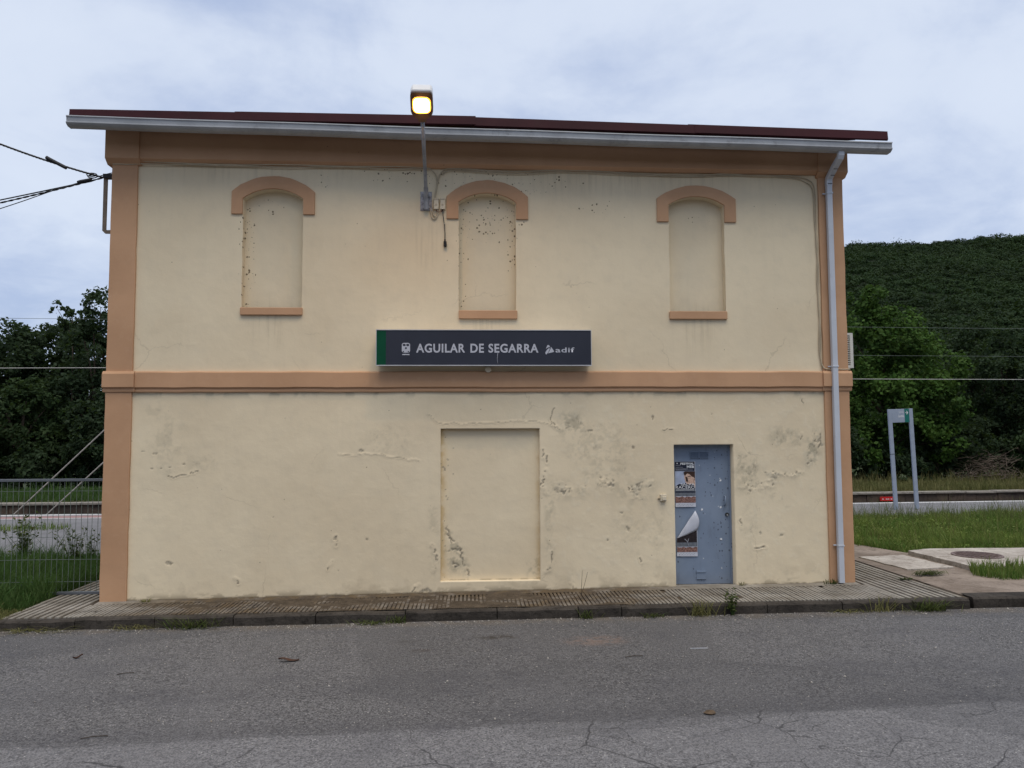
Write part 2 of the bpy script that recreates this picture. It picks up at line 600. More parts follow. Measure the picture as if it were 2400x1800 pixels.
def rough_ground(name, c0, c1, c2, s=1.5, bump=0.7):
    n = NT(name)
    c = n.mix(n.ramp(n.noise(s, 6, 0.65), 0.3, 0.7), c0, c1)
    c = n.mix(n.m2('MULTIPLY', n.ramp(n.noise(s * 5, 6, 0.7), 0.48, 0.68), 0.7), c, c2)
    c = n.mix(n.m2('MULTIPLY', n.ramp(n.noise(s * 25, 4, 0.7), 0.45, 0.7), 0.35), c, c2)
    n.set('Base Color', c)
    n.set('Roughness', 0.92)
    n.set('Specular IOR Level', 0.12)
    n.bump(n.m2('ADD', n.noise(s * 9, 5), n.m2('MULTIPLY', n.noise(70, 3), 0.3)), bump, 0.02)
    return n.m


def foliage(name, ca, cb, cc, cl=0.35, trans=0.28):
    """leaf colours vary in patches and from leaf to leaf"""
    n = NT(name)
    f = n.ramp(n.noise(cl, 3, 0.5), 0.33, 0.67)
    c = n.mix(f, ca, cb)
    c = n.mix(n.m2('MULTIPLY', n.attr('tint'), 0.6), c, cc)
    n.set('Base Color', c)
    n.set('Roughness', 0.7)
    n.set('Specular IOR Level', 0.10)
    tr = n.t.nodes.new('ShaderNodeBsdfTranslucent')
    n.t.links.new(n.mix(0.4, c, (0.10, 0.16, 0.02)), tr.inputs[0])
    mx = n.t.nodes.new('ShaderNodeMixShader')
    mx.inputs[0].default_value = trans
    n.t.links.new(n.p.outputs[0], mx.inputs[1])
    n.t.links.new(tr.outputs[0], mx.inputs[2])
    n.t.links.new(mx.outputs[0], n.out.inputs[0])
    return n.m


M = {}
M['plaster'] = plaster_material()
M['trim'] = trim_material()
M['asphalt'] = asphalt_material()
M['pave'] = pavement_material()
M['kerb'] = rough_ground('dark dirty kerb concrete', (0.036, 0.031, 0.027), (0.07, 0.061, 0.052), (0.018, 0.016, 0.013), 2.5)
M['groove'] = rough_ground('soil in the paving grooves', (0.055, 0.043, 0.031), (0.10, 0.078, 0.056), (0.035, 0.028, 0.02), 4)
M['slab'] = rough_ground('pale worn concrete', (0.33, 0.295, 0.26), (0.50, 0.46, 0.41), (0.15, 0.12, 0.095), 1.7)
M['path'] = rough_ground('brown dirty concrete', (0.17, 0.135, 0.108), (0.29, 0.24, 0.20), (0.10, 0.078, 0.06), 1.1)
M['soil'] = rough_ground('grassy soil', (0.05, 0.055, 0.022), (0.075, 0.07, 0.03), (0.04, 0.035, 0.018), 1.5)
M['field'] = rough_ground('rough meadow', (0.035, 0.05, 0.018), (0.05, 0.065, 0.025), (0.03, 0.03, 0.015), 0.2)
M['platform'] = rough_ground('light platform concrete', (0.150, 0.148, 0.155), (0.19, 0.187, 0.194), (0.125, 0.123, 0.125), 0.6, 0.3)
M['platform_edge'] = simple('white platform edging', (0.52, 0.51, 0.50), 0.7, dirt=0.4)
M['tactile'] = simple('red tactile paving', (0.27, 0.165, 0.155), 0.8, var=0.2, vscale=3)
M['stone'] = rough_ground('dark platform stone', (0.065, 0.052, 0.045), (0.12, 0.09, 0.068), (0.03, 0.025, 0.022), 1.1)
M['coping'] = rough_ground('grey coping stone', (0.24, 0.22, 0.195), (0.31, 0.285, 0.25), (0.12, 0.105, 0.09), 1.5)
M['ballast'] = rough_ground('track ballast', (0.10, 0.085, 0.07), (0.16, 0.135, 0.11), (0.05, 0.04, 0.035), 8)
M['rail'] = simple('rusty rail steel', (0.14, 0.075, 0.045), 0.6, 0.4)
M['roof'] = simple('dark red painted sheet', (0.042, 0.0085, 0.012), 0.55, var=0.2, vscale=1.2, dirt=0.12, spec=0.15)
M['gutter'] = simple('lacquered grey gutter', (0.35, 0.365, 0.385), 0.45, var=0.10, vscale=2.5, dirt=0.35)
M['pipe'] = simple('white grey downpipe', (0.50, 0.53, 0.58), 0.42, var=0.06, vscale=1.5, dirt=0.12)
M['steel'] = simple('galvanised steel', (0.30, 0.31, 0.33), 0.5, 0.35, var=0.2, vscale=9, dirt=0.25)
M['rustplate'] = simple('flaking grey plate', (0.33, 0.32, 0.34), 0.7, 0.1, var=0.45, vscale=22, dirt=0.6)
M['lampbody'] = simple('dark lamp rim', (0.065, 0.045, 0.035), 0.5)
M['lampwhite'] = simple('milky lamp housing', (0.66, 0.66, 0.66), 0.4, var=0.05)
M['beige'] = simple('cream plastic box', (0.60, 0.53, 0.40), 0.5, var=0.06, dirt=0.12)
M['cable'] = simple('cream painted cable', (0.46, 0.385, 0.27), 0.6, var=0.1)
M['black'] = simple('black rubber', (0.012, 0.012, 0.013), 0.5)
M['darkred'] = simple('dark red wire', (0.10, 0.02, 0.015), 0.5)
M['ironpaint'] = simple('brown painted iron', (0.20, 0.155, 0.115), 0.55, var=0.15)
M['navy'] = simple('navy sign sheet', (0.024, 0.027, 0.041), 0.35, var=0.10, vscale=1.5, spec=0.45)
M['signgreen'] = simple('dark green sign stripe', (0.003, 0.062, 0.030), 0.45, var=0.05, spec=0.15)
M['lettergrey'] = simple('pale grey lettering', (0.44, 0.46, 0.52), 0.5, var=0.04)
M['alu'] = simple('aluminium sign frame', (0.52, 0.53, 0.55), 0.4, 0.3, var=0.08)
M['signblue'] = simple('blue grey sign paint', (0.28, 0.325, 0.41), 0.45, var=0.06)
M['teal'] = simple('teal sign panel', (0.012, 0.14, 0.12), 0.45, var=0.05)
M['faint'] = simple('faded white print', (0.50, 0.53, 0.58), 0.5)
M['white'] = simple('white print', (0.72, 0.74, 0.76), 0.5, var=0.03)
M['fence'] = simple('green grey coated wire', (0.14, 0.165, 0.15), 0.5, var=0.1)
M['fencerail'] = simple('grey coated rail', (0.115, 0.125, 0.14), 0.5, var=0.1)
M['acwhite'] = simple('off white enamel', (0.62, 0.62, 0.58), 0.45, var=0.05, dirt=0.15)
M['acdark'] = simple('dark fan grille', (0.02, 0.022, 0.02), 0.6)
M['wire'] = simple('pale copper wire', (0.36, 0.36, 0.34), 0.5, 0.2)
M['wire_old'] = simple('greenish old wire', (0.10, 0.12, 0.11), 0.6)
M['guy'] = simple('pale guy strand', (0.36, 0.335, 0.31), 0.6)
M['bark'] = simple('grey brown bark', (0.075, 0.058, 0.042), 0.9, var=0.3, vscale=4, bump=0.6)
M['red'] = simple('red painted board', (0.52, 0.018, 0.02), 0.5, var=0.1)
M['iron'] = simple('rusty cast iron', (0.17, 0.125, 0.115), 0.7, 0.2, var=0.25, vscale=6)
M['straw'] = simple('dry straw', (0.36, 0.29, 0.16), 0.8, var=0.25, vscale=15)
M['deadleaf'] = simple('dead brown leaf', (0.05, 0.022, 0.012), 0.7, var=0.3, vscale=30)
M['twig'] = simple('dark twig', (0.04, 0.03, 0.022), 0.8)
M['brush'] = simple('dead grey brushwood', (0.115, 0.09, 0.07), 0.85, var=0.4, vscale=4)
M['pebble'] = simple('ochre pebble', (0.085, 0.058, 0.035), 0.8, var=0.3, vscale=20)
M['leaf_dark'] = foliage('dark oak leaves', (0.013, 0.026, 0.011), (0.030, 0.052, 0.023), (0.042, 0.060, 0.034))
M['leaf_mid'] = foliage('mid green leaves', (0.018, 0.036, 0.014), (0.034, 0.064, 0.024), (0.055, 0.080, 0.034))
M['leaf_bright'] = foliage('fresh green leaves', (0.016, 0.046, 0.010), (0.048, 0.106, 0.017), (0.078, 0.125, 0.032), 0.45)
M['leaf_hill'] = foliage('hill scrub', (0.007, 0.018, 0.006), (0.016, 0.036, 0.011), (0.030, 0.047, 0.015), 0.04, 0.15)
M['grass_lush'] = foliage('lush lawn grass', (0.066, 0.146, 0.024), (0.145, 0.212, 0.040), (0.25, 0.245, 0.09), 1.3)
M['grass_mix'] = foliage('tall lawn stalks', (0.07, 0.10, 0.03), (0.11, 0.13, 0.05), (0.22, 0.20, 0.10), 1.0)
M['grass_dark'] = foliage('dark lawn grass', (0.034, 0.082, 0.020), (0.060, 0.118, 0.030), (0.09, 0.12, 0.045), 1.0)  # deeper green, for the left lawn and left verge
M['grass_dry'] = foliage('half dry grass', (0.11, 0.12, 0.04), (0.16, 0.15, 0.06), (0.22, 0.19, 0.09), 0.5)
M['weed'] = foliage('weed leaves', (0.035, 0.065, 0.018), (0.07, 0.10, 0.03), (0.14, 0.13, 0.05), 3.0)


def door_material():
    n = NT('scratched blue grey door paint')
    c = n.mix(n.ramp(n.noise(1.6, 5, 0.6), 0.3, 0.7), (0.172, 0.222, 0.305), (0.215, 0.27, 0.36))
    # chips, stretched a little downwards
    v = n.t.nodes.new('ShaderNodeTexVoronoi')
    n.t.links.new(n.scaled(1.0, 0.2, 0.75), v.inputs['Vector'])
    v.inputs['Scale'].default_value = 26
    sp = n.t.nodes.new('ShaderNodeSeparateColor')
    n.t.links.new(v.outputs['Color'], sp.inputs[0])
    d = n.m2('ADD', v.outputs['Distance'], n.m2('MULTIPLY', n.m2('SUBTRACT', n.noise(70, 3), 0.5), 0.5))
    X = n.xyz()[0]
    dens = n.ramp(X, 3.35, 3.6, 0.14, 0.5)
    chip = n.m2('MULTIPLY', n.m2('LESS_THAN', d, n.m2('MULTIPLY', sp.outputs[2], 0.36)), n.m2('LESS_THAN', sp.outputs[0], dens))
    c = n.mix(n.m2('MULTIPLY', chip, 0.8), c, n.mix(n.m2('GREATER_THAN', sp.outputs[1], 0.94), (0.065, 0.08, 0.11), (0.50, 0.53, 0.58)))
    sm = n.noise(5, 6, 0.65, vec=n.scaled(2.4, 1, 0.6))
    c = n.mix(n.m2('MULTIPLY', n.ramp(sm, 0.52, 0.7), 0.28), c, (0.10, 0.12, 0.16))
    c = n.mix(n.m2('MULTIPLY', n.ramp(n.xyz()[2], 0.30, 0.06), 0.25), c, (0.15, 0.14, 0.13))
    n.set('Base Color', c)
    n.set('Roughness', 0.48)
    n.bump(n.noise(7, 3), 0.15, 0.01)
    return n.m


M['door'] = door_material()


def lens_material():
    n = NT('lit sodium lamp glass')
    n.t.nodes.remove(n.p)
    e = n.t.nodes.new('ShaderNodeEmission')
    d = n.attr('rim')
    n.t.links.new(n.mix(n.ramp(d, 0.35, 1.0), (1.0, 0.62, 0.28), (1.0, 0.40, 0.02)), e.inputs[0])
    n.t.links.new(n.ramp(d, 0.10, 0.95, 600.0, 1.5), e.inputs[1])
    n.t.links.new(e.outputs[0], n.out.inputs[0])
    return n.m


M['lens'] = lens_material()

# ------------------------------------------------------------------ ground and street
g = MB()
g.add([(-900, -300, -0.75), (900, -300, -0.75), (900, 900, -0.75), (-900, 900, -0.75)], [(0, 1, 2, 3)])
struct(obj('ground', g, M['field']))

# road: one sheet of quads that follows the slope along the kerb
nx = 40
rv, rf = [], []
ys = [-60, -20, -8, -3]
for i in range(nx + 1):
    x = -40 + 80 * i / nx
    zr = zp(max(-12, min(12, x))) - 0.14
    for y in ys + [yk(x) + 0.03]:
        rv.append((x, y, zr))
k = len(ys) + 1
for i in range(nx):
    for j in range(k - 1):
        rf.append((i * k + j, (i + 1) * k + j, (i + 1) * k + j + 1, i * k + j + 1))
m = MB()
m.add(rv, rf)
struct(obj('road', m, M['asphalt']))

# kerb: single stones with open joints
kerb = link('kerb', None)
kerb['kind'] = 'structure'
ORG['kerb'] = Vector((0, 0, 0))
joints = [-9.0, -8.0, -7.0, -6.05, -5.05, -4.05, -3.05, -2.0, -0.85, 0.34, 1.40, 1.97, 2.92, 3.9, 4.9, 5.85, 6.62]
x0 = joints[0]
for x1 in joints[1:]:
    a, b = x0 + 0.006, x1 - 0.006
    b0 = random.uniform(-0.012, 0.012)
    dz = random.uniform(-0.008, 0.006)
    vs = []
    nseg = 6
    for i in range(nseg + 1):
        x = a + (b - a) * i / nseg
        wob = 0.007 * math.sin(x * 7.3) + random.uniform(-0.005, 0.005)
        y = yk(x) + b0 * 0.5 + wob
        zt = zp(x) + dz - 0.008 + random.uniform(-0.006, 0.003)
        vs += [(x, y, zt - 0.30), (x, y + random.uniform(0, .004), zt - 0.022), (x, y + 0.024, zt), (x, y + 0.13, zt), (x, y + 0.13, zt - 0.30)]
    fs = []
    for i in range(nseg):
        for j in range(4):
            fs.append((i * 5 + j, (i + 1) * 5 + j, (i + 1) * 5 + j + 1, i * 5 + j + 1))
    fs += [(0, 1, 2, 3, 4), tuple(nseg * 5 + q for q in (4, 3, 2, 1, 0))]
    mk = MB()
    mk.add(vs, fs)
    obj('kerb_stone', mk, M['kerb'], kerb)
    x0 = x1
# dropped kerb to the right of the pavement
x0 = 6.74
for x1 in (8.3, 9.9, 11.5, 13.5):
    mk = MB()
    vs = []
    for i in range(7):
        x = x0 + (x1 - 0.012 - x0) * i / 6
        y = yk(x) + 0.10 + random.uniform(-0.008, 0.008)
        zt = zp(x) - 0.012 + random.uniform(-0.006, 0.004)
        vs += [(x, y, zt - 0.3), (x, y, zt - 0.025), (x, y + 0.03, zt), (x, y + 0.30, zt), (x, y + 0.30, zt - 0.3)]
    fs = []
    for i in range(6):
        for j in range(4):
            fs.append((i * 5 + j, (i + 1) * 5 + j, (i + 1) * 5 + j + 1, i * 5 + j + 1))
    fs += [(0, 1, 2, 3, 4), (34, 33, 32, 31, 30)]
    mk.add(vs, fs)
    obj('kerb_stone', mk, M['kerb'], kerb)
    x0 = x1

# ribbed pavement round the building: base slab + raised ribs with real grooves
pav = link('pavement', None)
pav['kind'] = 'structure'
ORG['pavement'] = Vector((0, 0, 0))
def silt_bed(x0, x1, y0, y1, nxx, nyy, amount):
    X_, Y_ = np.meshgrid(np.linspace(x0, x1, nxx), np.linspace(0, 1, nyy), indexing='ij')
    YY = (yk(X_) + 0.12) * (1 - Y_) + y1 * Y_ if y0 is None else y0 * (1 - Y_) + y1 * Y_
    fill = sstep(fbm(X_, YY * 1.6, 1.6, 5, 81, 0.6), 0.40, 0.60) * amount(X_)
    Z_ = zp(X_) - 0.028 + 0.026 * fill + 0.004 * (fbm(X_, YY, 14, 2, 82) - 0.5)
    i_ = np.arange(X_.size).reshape(X_.shape)
    F_ = np.stack([i_[:-1, :-1].ravel(), i_[1:, :-1].ravel(), i_[1:, 1:].ravel(), i_[:-1, 1:].ravel()], 1)
    return np_mesh('slab_bed', np.stack([X_.ravel(), YY.ravel(), Z_.ravel()], 1), F_, M['groove'], pav, smooth=True)


silt_bed(-6.05, 6.70, None, 0.0, 300, 26, lambda x: 0.35 + 0.65 * sstep(x, -5.6, -4.4) * sstep(x, 3.2, 1.8))
silt_bed(-6.05, -5.18, 0.001, 6.0, 14, 60, lambda x: 0.22 + 0 * x)
silt_bed(5.65, 6.70, 0.001, 6.0, 14, 60, lambda x: 0.22 + 0 * x)
rib = MB()
pitch_r = 0.0555


def add_rib(x, w, y0, y1, nudge):
    z = zp(x) - 0.004 + nudge
    zb = z - 0.045
    h = w * 0.5
    rib.add([(x - h, y0, zb), (x + h, y0, zb), (x + h, y1, zb), (x - h, y1, zb),
             (x - h * 0.8, y0 + 0.004, z), (x + h * 0.8, y0 + 0.004, z), (x + h * 0.8, y1 - 0.004, z), (x - h * 0.8, y1 - 0.004, z)],
            [(4, 5, 6, 7), (0, 1, 5, 4), (1, 2, 6, 5), (2, 3, 7, 6), (3, 0, 4, 7)])


rr = random.Random(3)
x = -6.03
while x < 6.68:
    side = x < -5.27 or x > 5.76
    step = 0.098 if side else pitch_r
    w = step * (0.66 if side else 0.80) + rr.uniform(-0.003, 0.003)
    ya = yk(x) + 0.135
    rows = [ya, -0.60, -0.16] if not side else [ya, 0.03, 2.0, 4.2]
    for a, b in zip(rows[:-1], rows[1:]):
        # lumps of lost ribs
        if rr.random() < 0.012 and not side:      # a rib worn short
            b = a + (b - a) * rr.uniform(0.45, 0.8)
        jx = rr.uniform(-0.002, 0.002)
        add_rib(x + jx, w, a + rr.uniform(0.001, 0.005), b - rr.uniform(0.001, 0.005), rr.uniform(-0.004, 0.002))
    x += step
o = obj('paving_ribs', rib, M['pave'], pav)
o['kind'] = 'stuff'
m = MB()
for i in range(44):   # smoother strip of mortar by the wall
    a = -5.22 + 10.92 * i / 44
    b = a + 10.92 / 44
    m.add([(a, -0.165 + rr.uniform(-.006, .006), zp(a) - 0.004), (b, -0.165 + rr.uniform(-.006, .006), zp(b) - 0.004), (b, 0.02, zp(b) + 0.008), (a, 0.02, zp(a) + 0.008)], [(0, 1, 2, 3)])
obj('mortar_strip', m, M['pave'], pav)

# right: brown path, two pale slabs, manhole
def patch(name, poly, z, mat, sub=0.25, amp=0.01, seed=1, kind='structure', thick=0.0):
    xs = [p[0] for p in poly]
    ysq = [p[1] for p in poly]
    v = [Vector((p[0], p[1], 0)) for p in poly]
    mb = MB()
    n = len(poly)
    if callable(z):
        zz = [z(p[0]) for p in poly]
    else:
        zz = [z] * n
    vs = [(p[0], p[1], q) for p, q in zip(poly, zz)]
    tri = tessellate_polygon([v])
    fs = []
    for t in tri:
        a, b, c = [v[i] for i in t]
        if (b.x - a.x) * (c.y - a.y) - (b.y - a.y) * (c.x - a.x) < 0:
            t = (t[0], t[2], t[1])
        fs.append(tuple(t))
    if thick:
        vs += [(p[0], p[1], q - thick) for p, q in zip(poly, zz)]
        for i in range(n):
            j = (i + 1) % n
            fs.append((i, i + n, j + n, j))
    mb.add(vs, fs)
    o = obj(name, mb, mat)
    if kind:
        o['kind'] = kind
    return o


def ragged(p, q, n, amp, rnd):
    out = []
    for i in range(n):
        t = i / n
        x = p[0] + (q[0] - p[0]) * t
        y = p[1] + (q[1] - p[1]) * t
        if i:
            x += rnd.uniform(-amp, amp)
            y += rnd.uniform(-amp, amp)
        out.append((x, y))
    return out


rp = random.Random(5)
path_poly = [(6.705, -0.93), (14, -1.0), (14, 2.3), (8.0, 2.62), (7.65, 3.75), (6.705, 5.2)]
patch('path', path_poly, lambda x: zp(min(x, 8)) - 0.016, M['path'])
c_slab = []
for p, q in zip([(6.88, 2.20), (7.02, 0.90), (7.86, 1.00), (7.74, 2.28)], [(7.02, 0.90), (7.86, 1.00), (7.74, 2.28), (6.88, 2.20)]):
    c_slab += ragged(p, q, 7, 0.018, rp)
patch('concrete_slab', c_slab, lambda x: zp(x) + 0.004, M['slab'], thick=0.05)
c2 = []
pts = [(7.92, 2.42), (7.98, 0.72), (10.4, 0.66), (12.2, 0.66), (12.2, 2.55), (8.45, 2.62)]
for p, q in zip(pts, pts[1:] + pts[:1]):
    c2 += ragged(p, q, 8, 0.02, rp)
patch('concrete_slab', c2, lambda x: zp(min(x, 8)) + 0.055, M['slab'], thick=0.11)
# manhole with ring and raised ribs
mh = thing('manhole_cover', 'rusty round manhole cover with raised bars set in pale concrete slab', 'manhole cover', (8.78, 1.78, zp(8) + 0.055))
m = MB()
NS = 40
cx, cy, cz = 8.78, 1.78, zp(8) + 0.058
vs, fs = [], []
for i in range(NS):
    a = 2 * math.pi * i / NS
    for r_, z_ in ((0.40, 0.0), (0.40, 0.012), (0.365, 0.012), (0.365, 0.002)):
        vs.append((cx + r_ * math.cos(a), cy + r_ * math.sin(a), cz + z_))
for i in range(NS):
    j = (i + 1) % NS
    for q in range(3):
        fs.append((i * 4 + q, j * 4 + q, j * 4 + q + 1, i * 4 + q + 1))
m.add(vs, fs)
obj('rim', m, M['iron'], mh)
m = MB()
m.add([(cx + 0.362 * math.cos(2 * math.pi * i / NS), cy + 0.362 * math.sin(2 * math.pi * i / NS), cz + 0.005) for i in range(NS)], [tuple(range(NS))])
obj('lid', m, M['iron'], mh)
for row in range(-6, 7):
    for colm in range(-6, 7):
        px, py = row * 0.055, colm * 0.055
        if px * px + py * py > 0.335 ** 2:
            continue
        m = MB()
        d = 0.018
        if (row + colm) % 2:
            m.box(cx + px - 0.008, cx + px + 0.008, cy + py - d, cy + py + d, cz + 0.004, cz + 0.016)
        else:
            m.box(cx + px - d, cx + px + d, cy + py - 0.008, cy + py + 0.008, cz + 0.004, cz + 0.016)
        obj('bar', m, M['iron'], mh)

# lawns (soil sheets), platform, track
patch('lawn_soil', [(5.66, 5.0), (6.7, 5.0), (7.63, 3.77), (7.98, 2.60), (8.45, 2.60), (30, 2.4), (30, 10.2), (5.66, 8.6)], 0.045, M['soil'])
patch('lawn_soil', [(-40, -0.62), (-6.06, -0.62), (-6.06, 3.6), (-5.2, 3.6), (-5.2, 3.7), (-9.3, 4.3), (-40, 8.0)], -0.06, M['soil'])
patch('verge_soil', [(-40, yk(-40) + 0.1), (-6.06, yk(-6.06) + 0.13), (-6.06, -0.6), (-40, -0.6)], -0.055, M['soil'])


def tr(x, y):
    return (x, y + 0.05 * x)


def strip(name, mat, y0, y1, z0, z1, xa=-60, xb=60, kind='structure', parent=None):
    mb = MB()
    P = [tr(xa, y0), tr(xb, y0), tr(xb, y1), tr(xa, y1)]
    mb.add([(p[0], p[1], z0) for p in P] + [(p[0], p[1], z1) for p in P],
           [(0, 3, 2, 1), (4, 5, 6, 7), (0, 1, 5, 4), (1, 2, 6, 5), (2, 3, 7, 6), (3, 0, 4, 7)])
    o = obj(name, mb, mat, parent)
    if kind:
        o['kind'] = kind
    return o


strip('platform', M['platform'], 3.2, 13.36, -0.8, -0.06)
strip('platform_edge', M['platform_edge'], 13.362, 13.62, -0.6, -0.05)
strip('tactile_strip', M['tactile'], 12.55, 13.15, -0.12, -0.056, -60, -2)
strip('tactile_line', M['platform_edge'], 12.42, 12.52, -0.12, -0.0555, -60, -2)
strip('track_bed', M['ballast'], 13.625, 17.60, -1.2, -0.72)
for yy in (14.95, 16.62):
    strip('rail', M['rail'], yy, yy + 0.07, -0.72, -0.56)
farp = strip('far_platform', M['soil'], 18.02, 23.5, -0.9, -0.03)
# far platform wall in single blocks with coping stones
fw = thing('platform_wall', 'dark stone wall of the far platform edge with grey coping', 'wall', (0, 17.6, -0.8))
rb = random.Random(9)
for (xa, xb) in ((-24.0, -9.0), (12.0, 27.5)):
    x = xa
    while x < xb:
        w = rb.uniform(0.55, 0.95)
        for (za, zb) in ((-0.78, -0.42), (-0.41, -0.10)):
            off = rb.uniform(-0.02, 0.02)
            P = [tr(x + 0.01, 17.62 + off), tr(x + w - 0.01, 17.62 + off), tr(x + w - 0.01, 18.0), tr(x + 0.01, 18.0)]
            mb = MB()
            mb.add([(p[0], p[1], za) for p in P] + [(p[0], p[1], zb) for p in P], [(0, 3, 2, 1), (4, 5, 6, 7), (0, 1, 5, 4), (1, 2, 6, 5), (2, 3, 7, 6), (3, 0, 4, 7)])
            obj('stone', mb, M['stone'], fw)
        x += w
    x = xa
    while x < xb:
        w = rb.uniform(1.0, 1.3)
        P = [tr(x + 0.006, 17.54), tr(x + w - 0.006, 17.54), tr(x + w - 0.006, 18.015), tr(x + 0.006, 18.015)]
        dz = rb.uniform(-0.012, 0.012)
        mb = MB()
        mb.add([(p[0], p[1], -0.095 + dz) for p in P] + [(p[0], p[1], -0.03 + dz) for p in P], [(0, 3, 2, 1), (4, 5, 6, 7), (0, 1, 5, 4), (1, 2, 6, 5), (2, 3, 7, 6), (3, 0, 4, 7)])
        obj('coping_stone', mb, M['coping'], fw)
        x += w
mb = MB()
P = [tr(-9.0, 17.64), tr(12.0, 17.64), tr(12.0, 18.0), tr(-9.0, 18.0)]
mb.add([(p[0], p[1], -0.8) for p in P] + [(p[0], p[1], -0.04) for p in P], [(0, 3, 2, 1), (4, 5, 6, 7), (0, 1, 5, 4), (1, 2, 6, 5), (2, 3, 7, 6), (3, 0, 4, 7)])
obj('wall_core', mb, M['stone'], fw)

# ------------------------------------------------------------------ hill
HX = np.linspace(-260, 560, 165)
HY = np.linspace(55, 520, 110)
gx, gy = np.meshgrid(HX, HY, indexing='ij')


def hill_z(x, y):
    crest = 6 + 74 * sstep(x, -40, 125) + 0.055 * np.clip(x - 150, 0, 400)
    crest = crest + 3.0 * (fbm(x, y * 0, 0.02, 3, 5) - 0.5)
    t = np.clip((y - 60) / 235.0, 0, 1)
    prof = np.where(y < 295, t ** 1.12, 1.0 - 0.25 * np.clip((y - 295) / 225, 0, 1))
    return crest * prof + 5.0 * (fbm(x, y, 0.02, 4, 2) - 0.5) * np.clip(t * 3, 0, 1) - 0.8


gz = hill_z(gx, gy)
V = np.stack([gx.ravel(), gy.ravel(), gz.ravel()], 1)
ni, nj = gx.shape
idx = np.arange(ni * nj).reshape(ni, nj)
Fq = np.stack([idx[:-1, :-1].ravel(), idx[1:, :-1].ravel(), idx[1:, 1:].ravel(), idx[:-1, 1:].ravel()], 1)
M['hillsoil'] = rough_ground('scrubby hillside', (0.006, 0.013, 0.005), (0.010, 0.019, 0.007), (0.013, 0.013, 0.007), 0.06)
struct(np_mesh('hill', V, Fq, M['hillsoil'], smooth=True))


# added unseen hill behind the camera, blocks low sky light on the facade
BX = np.linspace(-500, 500, 60)
BY = np.linspace(-420, -45, 50)
bx, by = np.meshgrid(BX, BY, indexing='ij')
bz = 46 * sstep(-by, 40, 230) + 6 * (fbm(bx, by, 0.02, 4, 12) - 0.5) - 0.9
i3 = np.arange(bx.size).reshape(bx.shape)
struct(np_mesh('hill', np.stack([bx.ravel(), by.ravel(), bz.ravel()], 1),
               np.stack([i3[:-1, :-1].ravel(), i3[1:, :-1].ravel(), i3[1:, 1:].ravel(), i3[:-1, 1:].ravel()], 1), M['hillsoil'], smooth=True))


def rand_dirs(n, up=0.0, rng=RNG):
    d = rng.normal(size=(n, 3))
    d[:, 2] += up
    return d / np.linalg.norm(d, axis=1)[:, None]


def leaf_quads(C, N, size, rng=RNG, aspect=0.6, rand=0.4):
    """folded diamond leaves: centres C, normals N, sizes"""
    n = len(C)
    a = np.cross(N, rng.normal(size=(n, 3)))
    a /= np.linalg.norm(a, axis=1)[:, None] + 1e-9
    b = np.cross(N, a)
    s = (size * rng.uniform(1 - rand, 1 + rand, n))[:, None]
    V = np.stack([C - a * s * 0.5, C + b * s * 0.5 * aspect - N * s * 0.10, C + a * s * 0.5, C - b * s * 0.5 * aspect - N * s * 0.10], 1)
    T = np.repeat(rng.random(n), 4)
    F = np.arange(4 * n).reshape(n, 4)
    F = np.concatenate([F[:, [0, 1, 2]], F[:, [0, 2, 3]]], 0)
    return V.reshape(-1, 3), F, T


# scrub on the hill, one mass
def hill_scrub():
    rng = np.random.default_rng(21)
    C = []
    N = []
    S = []
    n = 7600
    y = 62 + (300 - 62) * rng.random(n) ** 0.8
    # kept to the part of the slope seen right of the building, with a margin
    ang = rng.uniform(0.43, 0.80, n)
    x = ang * (y + 11.3)
    r = (0.45 + 1.5 * rng.random(n) ** 3) * (0.6 + 0.6 * (y / 300))
    big = rng.random(n) < 0.03
    r[big] *= rng.uniform(1.3, 2.2, big.sum())
    z = hill_z(x, y)
    per = 72
    for k in range(per):
        d = rand_dirs(n, 0.55, rng)
        rad = r * rng.uniform(0.65, 1.05, n)
        p = np.stack([x, y, z + r * 0.25], 1) + d * rad[:, None] * np.array([1.15, 1.15, 0.85])
        C.append(p)
        N.append(d * 1.0 + rand_dirs(n, 0.3, rng) * 0.45)
        S.append(np.clip(0.40 * r, 0.30, 0.66))
    C = np.concatenate(C)
    N = np.concatenate(N)
    N /= np.linalg.norm(N, axis=1)[:, None]
    V, F, T = leaf_quads(C, N, np.concatenate(S), rng, 0.75)
    T = 0.6 * np.repeat(np.tile(rng.random(n), per), 4) + 0.4 * T
    o = np_mesh('hillside_scrub', V, F, M['leaf_hill'], attrs={'tint': T})
    o['kind'] = 'stuff'
    return o


hill_scrub()


